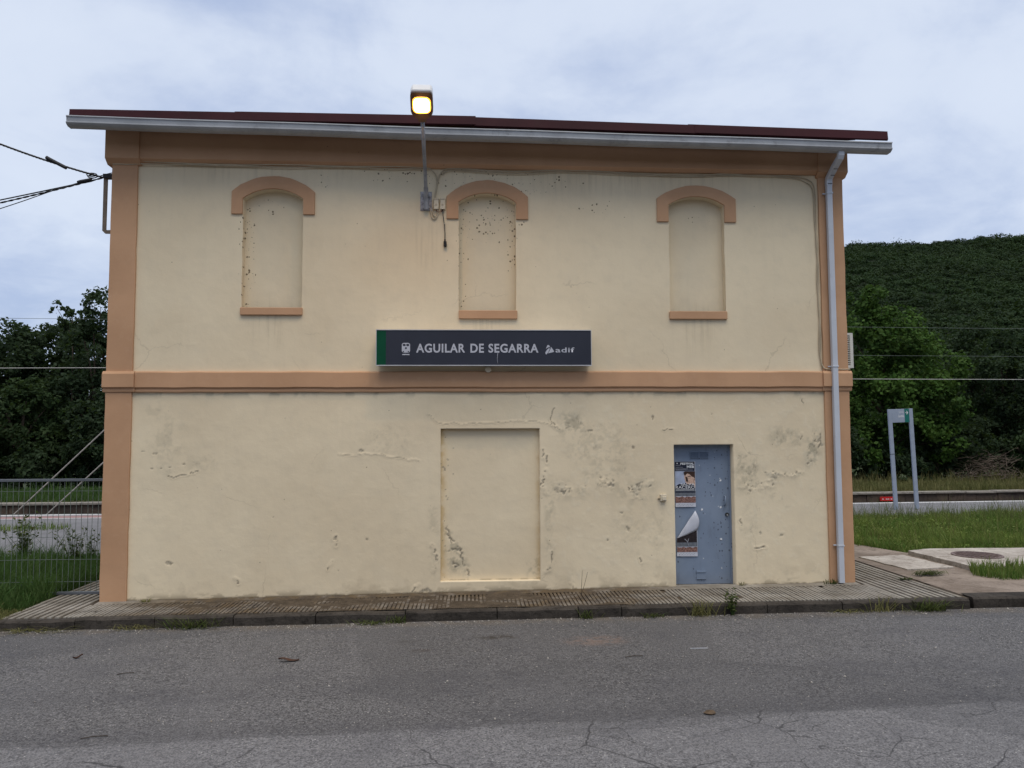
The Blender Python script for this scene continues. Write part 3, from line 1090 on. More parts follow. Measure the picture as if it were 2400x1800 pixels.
# ------------------------------------------------------------------ trees
def crown_mesh(blobs, per_m2, size, seed, mat, up=0.35, aspect=0.6):
    rng = np.random.default_rng(seed)
    Cs, Ns = [], []
    for (bx, by, bz, r) in blobs:
        n = int(per_m2 * 4 * math.pi * r * r)
        d = rand_dirs(n, 0.1, rng)
        # clumpy: sub clusters on the blob's surface
        nc = max(10, int(9 * r * r))
        cd = rand_dirs(nc, 0.15, rng)
        pick = rng.integers(0, nc, n)
        d = cd[pick] + d * rng.uniform(0.15, 0.42, (n, 1))
        d /= np.linalg.norm(d, axis=1)[:, None]
        lump = rng.uniform(0.80, 1.22, nc)[pick]
        rad = r * lump * rng.uniform(0.55, 1.04, n) ** 0.6
        C = np.array([bx, by, bz]) + d * rad[:, None]
        N = d * 0.55 + rand_dirs(n, up, rng) * 0.75
        Cs.append(C)
        Ns.append(N)
    C = np.concatenate(Cs)
    N = np.concatenate(Ns)
    N /= np.linalg.norm(N, axis=1)[:, None]
    keep = C[:, 2] > 0.15
    C, N = C[keep], N[keep]
    return leaf_quads(C, N, np.full(len(C), size), rng, aspect)


def make_tree(name, loc, blobs, per_m2, size, seed, mat, label, cat='tree', group=None, trunk_r=0.16, aspect=0.6):
    t = thing(name, label, cat, loc, group)
    V, F, T = crown_mesh(blobs, per_m2, size, seed, mat, aspect=aspect)
    np_mesh('crown', V, F, mat, t, attrs={'tint': T})
    rn = random.Random(seed)
    m = MB()
    top = max(b[2] for b in blobs)
    pts = [Vector((rn.uniform(-.1, .1) * i, rn.uniform(-.1, .1) * i, top * 0.8 * i / 5)) for i in range(6)]
    m.tube(pts, trunk_r, 8, r1=trunk_r * 0.3)
    for b in blobs:
        h = min(top * 0.6, max(0.4, b[2] * 0.55))
        s = Vector((0, 0, h))
        e = Vector(b[:3])
        m.tube([s, s.lerp(e, 0.5) + Vector((0, 0, 0.2)), e], trunk_r * 0.45, 6, r1=trunk_r * 0.08)
    me = bpy.data.meshes.new('trunk')
    me.from_pydata(m.v, [], m.f)
    me.materials.append(M['bark'])
    link('trunk', me, t)
    return t


def blob_tree(h, w, n, seed, low=0.6):
    rn = random.Random(seed)
    bl = []
    for i in range(n):
        t = (i + 0.5) / n
        z = low + (h - low) * t
        prof = math.sin(math.pi * min(1, 0.16 + 0.80 * t)) ** 0.7
        a = rn.uniform(0, 6.28)
        r = w * 0.5 * (0.40 + 0.26 * rn.random()) * (0.55 + 0.5 * prof)
        d = max(0.0, w * 0.5 * prof - r * 0.8)
        bl.append((d * math.cos(a), d * math.sin(a), min(z, h - r * 0.9), r))
    bl.append((0, 0, h * 0.45, w * 0.30))
    return bl


GL = 'trees of the dark wood behind the left fence'
left_specs = [
    (-26.2, 26.0, 8.2, 6.0, 3, 'leaf_dark', 'dark broad tree cut by the left edge of the photo'),
    (-22.3, 27.5, 7.9, 5.6, 4, 'leaf_dark', 'dark rounded tree left of the thin sapling, behind the fence'),
    (-17.9, 26.4, 9.3, 4.6, 5, 'leaf_dark', 'taller dark tree with ragged top touching the left building corner'),
    (-21.4, 29.6, 8.3, 7.0, 6, 'leaf_dark', 'dark tree in the dip of the tree line behind the sapling'),
    (-20.3, 24.7, 5.1, 4.4, 7, 'leaf_mid', 'lower blue green tree in front of the dark wood beside the left corner'),
    (-24.2, 24.5, 3.6, 4.2, 8, 'leaf_mid', 'low bushy shrub with yellowish sprays at the left photo edge'),
    (-16.2, 24.6, 4.4, 4.0, 9, 'leaf_dark', 'small dark tree half hidden by the left building corner'),
    (-29.0, 29.5, 9.0, 7.0, 10, 'leaf_dark', 'dark tree outside the left edge of the wood'),
]
for (x, y, h, w, s, mt, lab) in left_specs:
    make_tree('broadleaf_tree', (x, y, -0.1), blob_tree(h, w, 15, s, 0.3), 44, 0.20, s, M[mt], lab, group=GL)

# thin sapling whose leafy tip stands free against the sky
def sapling(loc, label):
    t = thing('sapling', label, 'tree', loc)
    m = MB()
    m.tube([(0, 0, 0), (0.1, 0, 3), (0.05, 0, 6), (-0.05, 0, 8.2)], 0.06, 6, r1=0.02)
    m.tube([(0.05, 0, 7.0), (-0.35, 0, 7.9), (-0.75, 0, 8.55)], 0.025, 5, r1=0.01)
    m.tube([(0.05, 0, 7.2), (0.25, 0, 7.8), (0.35, 0, 8.25)], 0.022, 5, r1=0.01)
    me = bpy.data.meshes.new('trunk')
    me.from_pydata(m.v, [], m.f)
    me.materials.append(M['bark'])
    link('trunk', me, t)
    V, F, T = crown_mesh([(-0.75, 0, 8.75, 0.26), (-0.42, 0, 8.45, 0.24), (-1.0, 0, 8.4, 0.16), (0.3, 0, 8.2, 0.26), (-0.35, 0, 7.75, 0.3), (0.1, 0, 7.4, 0.4), (0.4, 0, 7.7, 0.2)],
                         60, 0.19, 77, M['leaf_mid'])
    np_mesh('crown', V, F, M['leaf_mid'], t, attrs={'tint': T})


sapling((-19.15, 26.6, -0.1), 'thin sapling with a leafy tip standing free against the sky')

bright_bl = [(-0.75, 0, 8.75, 0.95), (-0.5, 0.1, 7.9, 1.15), (-1.5, 0.2, 7.1, 1.5), (0.2, -0.3, 7.0, 1.55), (1.5, 0, 6.2, 1.5), (-2.2, 0, 5.4, 1.7), (2.6, 0.2, 4.9, 1.55),
             (0.4, -1.0, 5.3, 1.9), (-1.0, -1.2, 3.9, 1.7), (1.4, -1.2, 3.6, 1.7), (3.0, -0.3, 3.4, 1.45), (-2.7, -0.5, 3.2, 1.6), (0.2, -1.4, 2.2, 1.5),
             (2.2, -1.0, 2.0, 1.35), (-1.9, -1.1, 1.7, 1.4), (0.0, 0.5, 4.0, 2.4)]
make_tree('maple_tree', (20.5, 25.6, -0.05), bright_bl, 54, 0.185, 31, M['leaf_bright'],
          'bright green leafy tree right of the building behind the direction sign', trunk_r=0.2, aspect=0.75)
GR = 'darker trees right of the bright tree'
for (x, y, h, w, s, mt, lab) in [
    (27.6, 27.2, 7.9, 4.8, 41, 'leaf_dark', 'dark tree cut by the right edge of the photo'),
    (24.6, 29.5, 6.4, 5.0, 42, 'leaf_dark', 'dark tree filling the gap right of the bright tree'),
    (16.0, 28.0, 6.8, 5.5, 43, 'leaf_dark', 'dark tree hidden behind the right building corner'),
    (31.5, 26.5, 7.0, 5.5, 44, 'leaf_dark', 'dark tree beyond the right edge of the photo'),
    (26.9, 24.6, 2.5, 3.2, 45, 'leaf_mid', 'low dark bush near the dead brushwood at the right edge'),
    (30.0, 33.0, 9.0, 7.0, 47, 'leaf_dark', 'tall dark tree at the foot of the hill'),
]:
    make_tree('broadleaf_tree', (x, y, -0.1), blob_tree(h, w, 14, s, 0.3), 42, 0.20, s, M[mt], lab, group=GR)

GB = 'undergrowth below the trees'
for i, (x, y, h, w, lab) in enumerate([(-25.5, 24.3, 2.2, 3.6, 'low dark bush below the trees at the left photo edge'), (-22.6, 24.0, 1.9, 3.4, 'dark bush below the dark trees behind the left guy wire'),
                                       (-19.2, 23.7, 2.0, 3.4, 'dark bush behind the right guy wire'), (-16.6, 23.9, 2.4, 3.0, 'dark bush beside the left building corner'),
                                       (17.4, 24.4, 2.6, 3.2, 'dark bush beside the right building corner below the bright tree'), (20.0, 24.6, 1.8, 3.4, 'dark bush seen between the posts of the direction sign'),
                                       (22.6, 25.0, 2.2, 3.2, 'dark bush between direction sign and brushwood'), (24.8, 25.6, 3.2, 3.6, 'dark bush right behind the dead brushwood')]):
    make_tree('bush', (x, y, -0.1), blob_tree(h, w, 8, 60 + i, 0.2), 40, 0.19, 60 + i, M['leaf_dark'], lab, 'bush', GB, trunk_r=0.05)

# pile of dead brushwood beyond the far platform
m = MB()
rb = random.Random(14)
for i in range(320):
    x = 24.2 + rb.gauss(0, 0.75)
    y = 23.9 + rb.gauss(0, 0.5)
    z = max(0.02, rb.uniform(0.0, 1.35) * math.exp(-((x - 24.2) / 1.1) ** 2))
    a = rb.uniform(0, 6.28)
    el = rb.uniform(-0.5, 0.7)
    L = rb.uniform(0.35, 1.1)
    d = Vector((math.cos(a) * math.cos(el), math.sin(a) * math.cos(el), math.sin(el)))
    p = Vector((x, y, z))
    m.tube([p, p + d * L * 0.5 + Vector((0, 0, rb.uniform(-.06, .1))), p + d * L], rb.uniform(0.006, 0.016), 4, r1=0.004)
solo('brush_pile', m, M['brush'], 'pile of dead grey branches under the trees at the right', 'branches')


# ------------------------------------------------------------------ grass
def grass(name, n, inside, bounds, zfun, hgt, wid, mat, seed, lean=0.35, seedhead=0.0):
    rng = np.random.default_rng(seed)
    x = rng.uniform(bounds[0], bounds[1], n)
    y = rng.uniform(bounds[2], bounds[3], n)
    clump = 1.9 * (fbm(x, y, 2.1, 4, seed, 0.6) - 0.5) + 0.5
    ok = inside(x, y)
    x, y, clump = x[ok], y[ok], clump[ok]
    n = len(x)
    z = zfun(x, y)
    h = hgt * np.clip(0.45 + 1.0 * clump, 0.25, 2) * rng.uniform(0.55, 1.25, n)
    if seedhead:
        tall = rng.random(n) < seedhead
        h = np.where(tall, h * rng.uniform(1.5, 2.3, n), h)
    a = rng.uniform(0, 2 * math.pi, n)
    w = wid * rng.uniform(0.6, 1.3, n)
    la = rng.uniform(0, 2 * math.pi, n)
    ln = h * lean * rng.uniform(0.1, 1.4, n)
    B = np.stack([x, y, z], 1)
    s = np.stack([np.cos(a) * w, np.sin(a) * w, np.zeros(n)], 1) * 0.5
    l = np.stack([np.cos(la) * ln, np.sin(la) * ln, np.zeros(n)], 1)
    up = np.stack([np.zeros(n), np.zeros(n), h], 1)
    V = np.stack([B - s, B + s, B + up * 0.55 + l * 0.35 + s * 0.8, B + up * 0.55 + l * 0.35 - s * 0.8, B + up + l], 1).reshape(-1, 3)
    k = np.arange(n) * 5
    F = np.concatenate([np.stack([k, k + 1, k + 2], 1), np.stack([k, k + 2, k + 3], 1), np.stack([k + 3, k + 2, k + 4], 1)])
    T = np.repeat(rng.random(n) ** 1.5, 5)
    o = np_mesh(name, V, F, mat, attrs={'tint': T})
    o['kind'] = 'stuff'
    return o


def in_right(x, y):
    low = np.where(x < 7.98, 5.0 - (x - 6.7) * 1.55, 2.68)
    low = np.where((x > 7.6) & (x < 7.98), 2.66 + (7.98 - x) * 2.7, low)
    low = low + 0.08 * (fbm(x, y, 4, 2, 3) - 0.5)
    vis = (x > 0.46 * (y + 11.3) - 0.6) & (x < 0.80 * (y + 11.3) + 0.8)
    return (y > low) & (y < 8.1 + 0.06 * x + 0.5 * (fbm(x, y, 0.8, 2, 4) - 0.5)) & vis & (x > 5.75)


grass('lawn_grass', 150000, in_right, (5.7, 20, 2.4, 10.4), lambda x, y: 0.045 + 0 * x, 0.17, 0.009, M['grass_lush'], 51, lean=0.8, seedhead=0.03)
grass('lawn_stalks', 9500, lambda x, y: in_right(x, y - 0.5) & (y > 6.6 + 0.06 * x), (5.7, 20, 6.6, 10.4), lambda x, y: -0.04 + 0 * x, 0.46, 0.010, M['grass_mix'], 59, lean=0.3)
grass('lawn_stalks', 2600, in_right, (5.7, 18, 2.4, 8.5), lambda x, y: 0.04 + 0 * x, 0.36, 0.008, M['grass_dry'], 60, lean=0.35)
grass('lawn_grass', 9000, lambda x, y: (y > -0.02 + 0.16 * (fbm(x, y, 2.5, 2, 8) - 0.5) + 0.05 * (x - 8)) & (y < 0.78) & (x > 7.75 + 0.5 * np.abs(y - 0.35)),
      (7.6, 12.5, -0.2, 0.8), lambda x, y: zp(8) - 0.02 + 0 * x, 0.20, 0.012, M['grass_lush'], 52)
grass('lawn_grass', 90000, lambda x, y: (x < -6.02 - 0.10 * fbm(x, y, 3, 2, 5)) & (y > -0.45) & (y < 3.6 - 0.12 * (x + 5) + 0.5 * (fbm(x, y, 1.0, 2, 14) - 0.5)) & (x > -0.75 * (y + 11.3)),
      (-14.5, -5.8, -0.5, 7.4), lambda x, y: -0.06 + 0 * x, 0.26, 0.012, M['grass_dark'], 53, lean=0.8, seedhead=0.03)
grass('lawn_grass', 5000, lambda x, y: (y > 8.9 + 0.22 * (x + 11)) & (y < 9.6 + 0.06 * (x + 11)) & (x < -10.4), (-16, -10.2, 7.0, 10.0), lambda x, y: -0.06 + 0.0 * x, 0.16, 0.014, M['grass_lush'], 54)
for xa, xb, sd, mt in ((-25, -8, 55, 'grass_dark'), (11, 29, 56, 'grass_dry')):
    grass('verge_grass', 26000, lambda x, y: (y > 18.05 + 0.05 * x) & (y < 23.4 + 0.05 * x), (xa, xb, 16.5, 25), lambda x, y: -0.03 + 0 * x, 0.22, 0.03, M[mt], sd, seedhead=0.04)
grass('dry_grass', 3500, lambda x, y: (x < -6.02) & (y < -0.35), (-8.6, -6.0, -1.05, -0.3), lambda x, y: -0.055 + 0 * x, 0.10, 0.011, M['grass_dry'], 57, lean=1.2)
grass('dry_grass', 2500, lambda x, y: fbm(x, y, 2.2, 3, 6) > 0.52, (15, 28, 23.2, 24.6), lambda x, y: -0.03 + 0 * x, 0.5, 0.03, M['grass_dry'], 58)


def weed(name, loc, label, kind, seed, group=None, h=0.2, w=0.14, n=40, mat='weed'):
    """small plant: real stems and leaves"""
    rn = random.Random(seed)
    t = thing(name, label, 'weed', loc, group)
    m = MB()
    lm = MB()
    if kind == 'tuft':
        for i in range(n):
            a = rn.uniform(0, 6.28)
            hh = h * rn.uniform(0.4, 1.1)
            d = w * rn.uniform(0.2, 1.2)
            b = Vector((rn.gauss(0, w * 0.4), rn.gauss(0, w * 0.12), 0))
            e = b + Vector((math.cos(a) * d, math.sin(a) * d * 0.6, hh))
            md = b.lerp(e, 0.55) + Vector((0, 0, hh * 0.22))
            s = Vector((-math.sin(a), math.cos(a), 0)) * rn.uniform(0.003, 0.007)
            lm.add([b - s, b + s, md + s * 0.8, md - s * 0.8, e], [(0, 1, 2, 3), (3, 2, 4)])
    else:
        for i in range(n):
            a = rn.uniform(0, 6.28)
            hh = h * rn.uniform(0.55, 1.05)
            d = w * rn.uniform(0.1, 1.0)
            b = Vector((rn.gauss(0, w * 0.08), rn.gauss(0, w * 0.08), 0))
            e = b + Vector((math.cos(a) * d, math.sin(a) * d, hh))
            md = b.lerp(e, 0.5) + Vector((-math.cos(a) * d * .12, -math.sin(a) * d * .12, 0))
            m.tube([b, md, e], 0.004 + 0.003 * h, 4, r1=0.0015)
            for j in range(9):
                p = b.lerp(e, rn.uniform(0.25, 1.0))
                q = Vector((rn.uniform(-1, 1), rn.uniform(-1, 1), rn.uniform(-0.2, 0.8))).normalized()
                L = rn.uniform(0.03, 0.07) * (0.6 + h)
                s = q.cross(Vector((rn.uniform(-1, 1), rn.uniform(-1, 1), rn.uniform(-1, 1)))).normalized() * L * 0.22
                lm.add([p, p + q * L * 0.5 + s, p + q * L, p + q * L * 0.5 - s], [(0, 1, 2, 3)])
        me = bpy.data.meshes.new('stems')
        me.from_pydata(m.v, [], m.f)
        me.materials.append(M[mat])
        link('stems', me, t)
    me = bpy.data.meshes.new('leaves')
    me.from_pydata([tuple(v) for v in lm.v], [], lm.f)
    me.materials.append(M[mat])
    a = me.attributes.new('tint', 'FLOAT', 'POINT')
    a.data.foreach_set('value', [rn.random() for _ in lm.v])
    link('leaves', me, t)
    return t


def kz(x):
    return zp(x) - 0.14


GW = 'weeds growing along the kerb'
for (x, h, w, n, s, mt, lab) in [
    (-3.55, 0.15, 0.34, 120, 1, 'weed', 'wide green weed clump at the kerb below the left wall half'),
    (-4.3, 0.07, 0.30, 50, 2, 'grass_dry', 'flat dry weed clump at the kerb below the left pilaster'),
    (-5.5, 0.08, 0.50, 70, 3, 'grass_dry', 'flat yellow grass at the kerb in the lower left photo corner'),
    (-1.30, 0.06, 0.30, 60, 4, 'weed', 'low green weed at the kerb left of the blind doorway'),
    (-0.95, 0.10, 0.10, 30, 5, 'weed', 'small upright weed at the kerb just left of the dark joint'),
    (1.52, 0.13, 0.14, 34, 6, 'weed', 'star shaped green weed at the kerb right of the blind doorway'),
    (2.35, 0.08, 0.22, 40, 7, 'weed', 'low green weed at the kerb below the wall switch'),
    (3.02, 0.22, 0.22, 70, 8, 'grass_dry', 'dry straw coloured grass tuft at the kerb below the door'),
    (6.05, 0.16, 0.32, 150, 10, 'weed', 'dense green weed clump at the kerb near the pavement corner'),
    (5.45, 0.20, 0.30, 40, 11, 'grass_dry', 'thin dry stalks at the kerb below the downpipe'),
    (5.0, 0.05, 0.35, 40, 12, 'grass_dry', 'flat dry weeds at the kerb right of the door'),
]:
    weed('kerb_weed', (x, yk(x) - 0.05, kz(x)), lab, 'tuft', s, GW, h, w, n, mt)
weed('kerb_weed', (3.42, yk(3.42) - 0.05, kz(3.42)), 'upright dark leafy weed at the kerb right of the dry tuft', 'plant', 9, GW, 0.34, 0.13, 14)
weed('path_weed', (7.05, 0.42, zp(7.0)), 'green weed patch between ribbed pavement and brown path', 'tuft', 14, None, 0.07, 0.26, 160)
weed('path_weed', (6.52, 0.10, zp(6.5)), 'small weed in the ribbed pavement right of the building corner', 'tuft', 15, None, 0.04, 0.12, 60)
weed('wall_weed', (5.30, -0.10, zp(5.3)), 'small weed at the wall foot beside the downpipe', 'tuft', 16, None, 0.09, 0.12, 40)
weed('wall_weed', (3.96, -0.05, zp(3.96)), 'tiny brown weed at the foot of the door jamb', 'tuft', 17, None, 0.06, 0.06, 16, 'grass_dry')
weed('wall_weed', (-4.55, -0.10, zp(-4.55)), 'tiny dry weed at the foot of the left pilaster', 'tuft', 19, None, 0.05, 0.10, 24, 'grass_dry')
tw = thing('dry_stalk', 'two thin dry stalks standing on the pavement below the blind doorway', 'weed', (1.55, -0.35, zp(1.5)))
m = MB()
m.tube([(1.55, -0.35, zp(1.5)), (1.56, -0.34, 0.17), (1.575, -0.33, 0.38)], 0.004, 5, r1=0.002)
m.tube([(1.555, -0.35, zp(1.5)), (1.60, -0.34, 0.18), (1.65, -0.33, 0.36)], 0.004, 5, r1=0.002)
obj('stalks', m, M['twig'], tw)
GT = 'tall weeds on the lawn behind the fence'
for (x, y, h, w, n, s, lab) in [(-8.35, 3.7, 1.0, 0.38, 26, 30, 'tall bushy weed in front of the platform behind the fence'),
                                (-7.15, 3.2, 0.7, 0.40, 22, 31, 'dark leafy weed behind the fence beside the left building corner'),
                                (-9.5, 4.0, 0.55, 0.2, 10, 32, 'thin seeding weed left of the tall bushy weed'),
                                (-6.95, 3.4, 0.8, 0.16, 8, 33, 'thin tall weed behind the fence touching the building corner')]:
    weed('tall_weed', (x, y, -0.05), lab, 'plant', s, GT, h, w, n)

# ------------------------------------------------------------------ the station building
bld = thing('station_building', 'cream two storey station building with terracotta trim and dark red roof edge', 'building', (0, 0, 0))
XL, XR, DEPTH = -5.18, 5.65, 8.0

# --- upper front wall with three arched blind windows
WINS = [dict(x0=-3.335, x1=-2.465, zs=5.78, zc=5.925, zb=4.165), dict(x0=-0.175, x1=0.675, zs=5.76, zc=5.90, zb=4.135), dict(x0=2.99, x1=3.84, zs=5.755, zc=5.885, zb=4.135)]


def arch(x0, x1, zs, zc, n=14):
    """points from right spring to left spring over the crown"""
    w = (x1 - x0) / 2
    h = zc - zs
    R = (w * w + h * h) / (2 * h)
    cx, cz = (x0 + x1) / 2, zc - R
    a = math.asin(w / R)
    return [(cx + R * math.sin(a - 2 * a * i / n), cz + R * math.cos(a - 2 * a * i / n)) for i in range(n + 1)]


ru = random.Random(31)
upper = MB()
outer = [(-4.86, 3.0), (5.33, 3.0), (5.33, 6.6), (-4.86, 6.6)]
loops = [[Vector((x, z, 0)) for x, z in outer]]
holes = []
for w in WINS:
    lp = []
    for i in range(12):
        lp.append((w['x1'] + ru.uniform(-.004, .004), w['zb'] + (w['zs'] - w['zb']) * i / 12))
    lp += arch(w['x0'], w['x1'], w['zs'], w['zc'])
    for i in range(1, 13):
        lp.append((w['x0'] + ru.uniform(-.004, .004), w['zs'] - (w['zs'] - w['zb']) * i / 12))
    holes.append(lp)
    loops.append([Vector((x, z, 0)) for x, z in lp])
flat = [p for l in loops for p in l]
tri = tessellate_polygon(loops)
fs = []
for t in tri:
    a, b, c = [flat[i] for i in t]
    cr = (b.x - a.x) * (c.y - a.y) - (b.y - a.y) * (c.x - a.x)
    fs.append(tuple(t) if cr > 0 else (t[0], t[2], t[1]))
upper.add([(p.x, 0.0, p.y) for p in flat], fs)
RD = 0.13
for lp in holes:
    n = len(lp)
    upper.add([(x, 0, z) for x, z in lp] + [(x, RD, z) for x, z in lp], [(i, i + n, (i + 1) % n + n, (i + 1) % n) for i in range(n)])
obj('wall', upper, M['plaster'], bld)

# --- lower front wall: fine mesh with real chips, crusts and cracks
REC = (-0.44, 1.01, 0.19, 2.39)
DOOR = (3.005, 3.90, -0.12, 2.14)


def seg_dist(x, z, pts):
    d = np.full(x.shape, 9.0)
    for (ax, az), (bx, bz) in zip(pts[:-1], pts[1:]):
        vx, vz = bx - ax, bz - az
        t = np.clip(((x - ax) * vx + (z - az) * vz) / (vx * vx + vz * vz + 1e-9), 0, 1)
        d = np.minimum(d, np.hypot(x - ax - t * vx, z - az - t * vz))
    return d


def jag(pts, seed, amp=0.018, sub=5):
    rn = random.Random(seed)
    out = []
    for p, q in zip(pts[:-1], pts[1:]):
        for i in range(sub):
            t = i / sub
            out.append((p[0] + (q[0] - p[0]) * t + rn.uniform(-amp, amp), p[1] + (q[1] - p[1]) * t + rn.uniform(-amp, amp)))
    out.append(pts[-1])
    return out


def ell(x, z, cx, cz, rx, rz):
    return sstep(np.hypot((x - cx) / rx, (z - cz) / rz), 1.0, 0.25)


def wear_fields(x, z):
    """height (m, + is out of the wall), and colour masks"""
    wx = x + 0.16 * (fbm(x, z, 5, 3, 71) - 0.5)
    wz = z + 0.16 * (fbm(x, z, 5, 3, 72) - 0.5)
    h = 0.010 * (fbm(x, z, 0.9, 3, 1) - 0.5) + 0.0022 * (fbm(x, z, 4, 3, 2) - 0.5)
    n1 = fbm(x, z, 9, 4, 3, 0.6)
    n2 = fbm(x, z, 22, 3, 4, 0.6)
    wear = np.zeros(x.shape)
    stain = np.zeros(x.shape)
    flake = np.zeros(x.shape)
    # crusty bands of blistered paint
    for pts, wd, st in (([(1.28, 1.50), (1.55, 1.46), (1.85, 1.58), (2.05, 1.60), (2.3, 1.50), (2.55, 1.58), (2.66, 1.55)], 0.10, 1.0),
                        ([(2.2, 1.5), (2.4, 1.36), (2.55, 1.32)], 0.09, 0.8),
                        ([(3.95, 1.52), (4.15, 1.45), (4.4, 1.55), (4.5, 1.62)], 0.09, 1.0),
                        ([(4.35, 1.72), (4.55, 1.70), (4.75, 1.66), (4.95, 1.72)], 0.07, 1.0),
                        ([(4.55, 1.38), (4.68, 1.28), (4.72, 1.22)], 0.06, 0.9),
                        ([(4.0, 1.75), (4.05, 2.0), (4.15, 2.1)], 0.07, 0.4),
                        ([(5.18, 2.30), (5.22, 2.1), (5.15, 1.98), (5.05, 1.9)], 0.09, 1.0),
                        ([(4.45, 2.28), (4.75, 2.32), (4.95, 2.2)], 0.06, 0.35),
                        ([(4.12, 2.2), (4.2, 2.22), (4.3, 2.15)], 0.03, 0.8)):
        d = seg_dist(wx, wz, pts)
        band = sstep(d + 0.10 * (fbm(x, z, 6, 3, 61) - 0.5), wd * 1.15, 0.0) * st * sstep(fbm(x, z, 4.5, 3, 62), 0.36, 0.52)
        ridge = 1.0 - np.abs(2.0 * fbm(x, z, 16, 3, 5, 0.55) - 1.0)
        ridge = sstep(ridge, 0.80, 0.97)
        h += band * (0.004 * n1 + 0.007 * ridge)
        stain = np.maximum(stain, 0.35 * sstep(d, wd * 2.2, 0.0) * st * sstep(n1, 0.45, 0.62))
        n3 = fbm(x, z, 34, 2, 6, 0.6)
        c = 0.8 * sstep(n3 * 0.45 + n2 * 0.3 + n1 * 0.25, 0.57, 0.61) * sstep(band, 0.25, 0.55)
        c = np.maximum(c, 0.35 * sstep(ridge, 0.5, 1.0) * sstep(band, 0.3, 0.6) * sstep(n1, 0.42, 0.55))
        wear = np.maximum(wear, c * 0.85)
        h -= c * 0.010
        flake = np.maximum(flake, band * sstep(n1, 0.5, 0.7) * 0.5)
    # grey green stains and worn paint
    for (cx, cz, rx, rz, st) in ((1.45, 2.45, 0.38, 0.26, 0.6), (1.9, 2.1, 0.75, 0.55, 0.3), (4.1, 1.75, 0.28, 0.5, 0.55), (4.7, 2.25, 0.4, 0.25, 0.45), (5.1, 2.05, 0.16, 0.35, 0.75),
                                 (-4.35, 2.2, 0.40, 0.75, 0.22), (-4.55, 2.65, 0.22, 0.25, 0.22), (-3.9, 1.9, 0.4, 0.2, 0.2), (2.0, 1.75, 0.6, 0.15, 0.35), (-1.2, 2.2, 0.6, 0.4, 0.18), (2.4, 0.9, 0.5, 0.6, 0.2),
                                 (1.15, 1.0, 0.12, 0.9, 0.35), (-0.55, 0.8, 0.12, 0.8, 0.3), (2.75, 0.8, 0.2, 0.9, 0.2), (4.15, 0.9, 0.2, 0.8, 0.18)):
        e = ell(x, z, cx, cz, rx, rz)
        stain = np.maximum(stain, e * st * sstep(n1 * 0.6 + n2 * 0.4, 0.42, 0.62))
        c = e * sstep(fbm(x, z, 30, 2, 7, 0.6) * 0.5 + n1 * 0.5, 0.67, 0.70) * st * 0.7
        wear = np.maximum(wear, c)
        h -= c * 0.006
    # cracks
    for i, (pts, wd) in enumerate((([(-0.56, 0.72), (-0.50, 0.58), (-0.49, 0.48), (-0.55, 0.34)], 0.014), ([(1.17, 0.60), (1.19, 0.46), (1.15, 0.34), (1.08, 0.31)], 0.014),
                                   ([(1.07, 2.08), (1.06, 1.95)], 0.012), ([(1.08, 1.78), (1.07, 1.66), (1.03, 1.56), (1.10, 1.44)], 0.016), ([(1.10, 1.98), (1.12, 1.88)], 0.014),
                                   ([(1.22, 2.70), (1.18, 2.52), (1.24, 2.42)], 0.011), ([(1.18, 2.44), (1.30, 2.38)], 0.012),
                                   ([(-0.62, 2.60), (-0.48, 2.47), (-0.1, 2.47), (0.4, 2.49), (0.9, 2.50), (1.2, 2.43)], 0.007),
                                   ([(-1.9, 2.02), (-1.4, 2.03), (-0.9, 1.95), (-0.75, 1.93)], 0.007), ([(2.85, 2.36), (3.0, 2.37)], 0.009),
                                   ([(5.22, 2.4), (5.24, 2.2), (5.17, 2.0)], 0.014), ([(4.95, 2.85), (5.0, 2.75)], 0.009), ([(4.95, 2.3), (4.92, 2.15)], 0.010),
                                   ([(-4.3, 1.72), (-4.05, 1.75), (-3.9, 1.80)], 0.009), ([(-3.35, 0.3), (-3.3, 0.2)], 0.012), ([(-1.95, 0.86), (-1.94, 0.72)], 0.02),
                                   ([(-2.0, 0.5), (-2.05, 0.38)], 0.012), ([(4.2, 0.62), (4.36, 0.62)], 0.016), ([(3.98, 1.05), (4.0, 0.9)], 0.013), ([(2.45, 0.5), (2.5, 0.42)], 0.012),
                                   ([(-0.85, 0.06), (-0.75, 0.16)], 0.012), ([(1.5, 0.06), (1.45, 0.14)], 0.01))):
        d = seg_dist(x, z, jag(pts, 100 + i))
        c = sstep(d, wd * 1.0, wd * 0.25) * sstep(n2, 0.34, 0.52) * (0.55 if wd < 0.0085 else 0.9)
        wear = np.maximum(wear, c)
        h -= c * 0.012
        h += 0.004 * sstep(d, wd * 3, wd)
    # single knocks and holes
    rn = random.Random(8)
    knocks = [(-4.27, 0.50, 0.055, 0.032), (-4.55, 1.84, 0.02, 0.015), (-4.42, 1.84, 0.018, 0.014), (-4.3, 1.86, 0.024, 0.016), (-4.1, 1.9, 0.03, 0.016), (-4.5, 2.05, 0.035, 0.02),
              (-4.68, 2.08, 0.03, 0.02), (-0.65, 0.06, 0.08, 0.05), (-1.6, 2.08, 0.06, 0.025), (1.75, 2.35, 0.05, 0.03), (2.4, 2.1, 0.03, 0.03), (2.7, 2.55, 0.03, 0.07),
              (1.95, 2.95, 0.02, 0.04), (2.2, 1.15, 0.05, 0.03), (2.3, 0.92, 0.03, 0.05), (2.0, 0.75, 0.02, 0.03), (4.28, 0.83, 0.022, 0.035), (4.6, 0.8, 0.03, 0.02), (-1.5, 0.8, 0.02, 0.02)]
    for _ in range(45):
        s = rn.uniform(0.003, 0.009)
        knocks.append((rn.uniform(-4.8, 5.25), rn.uniform(0.1, 2.9), s, s * rn.uniform(0.5, 1.2)))
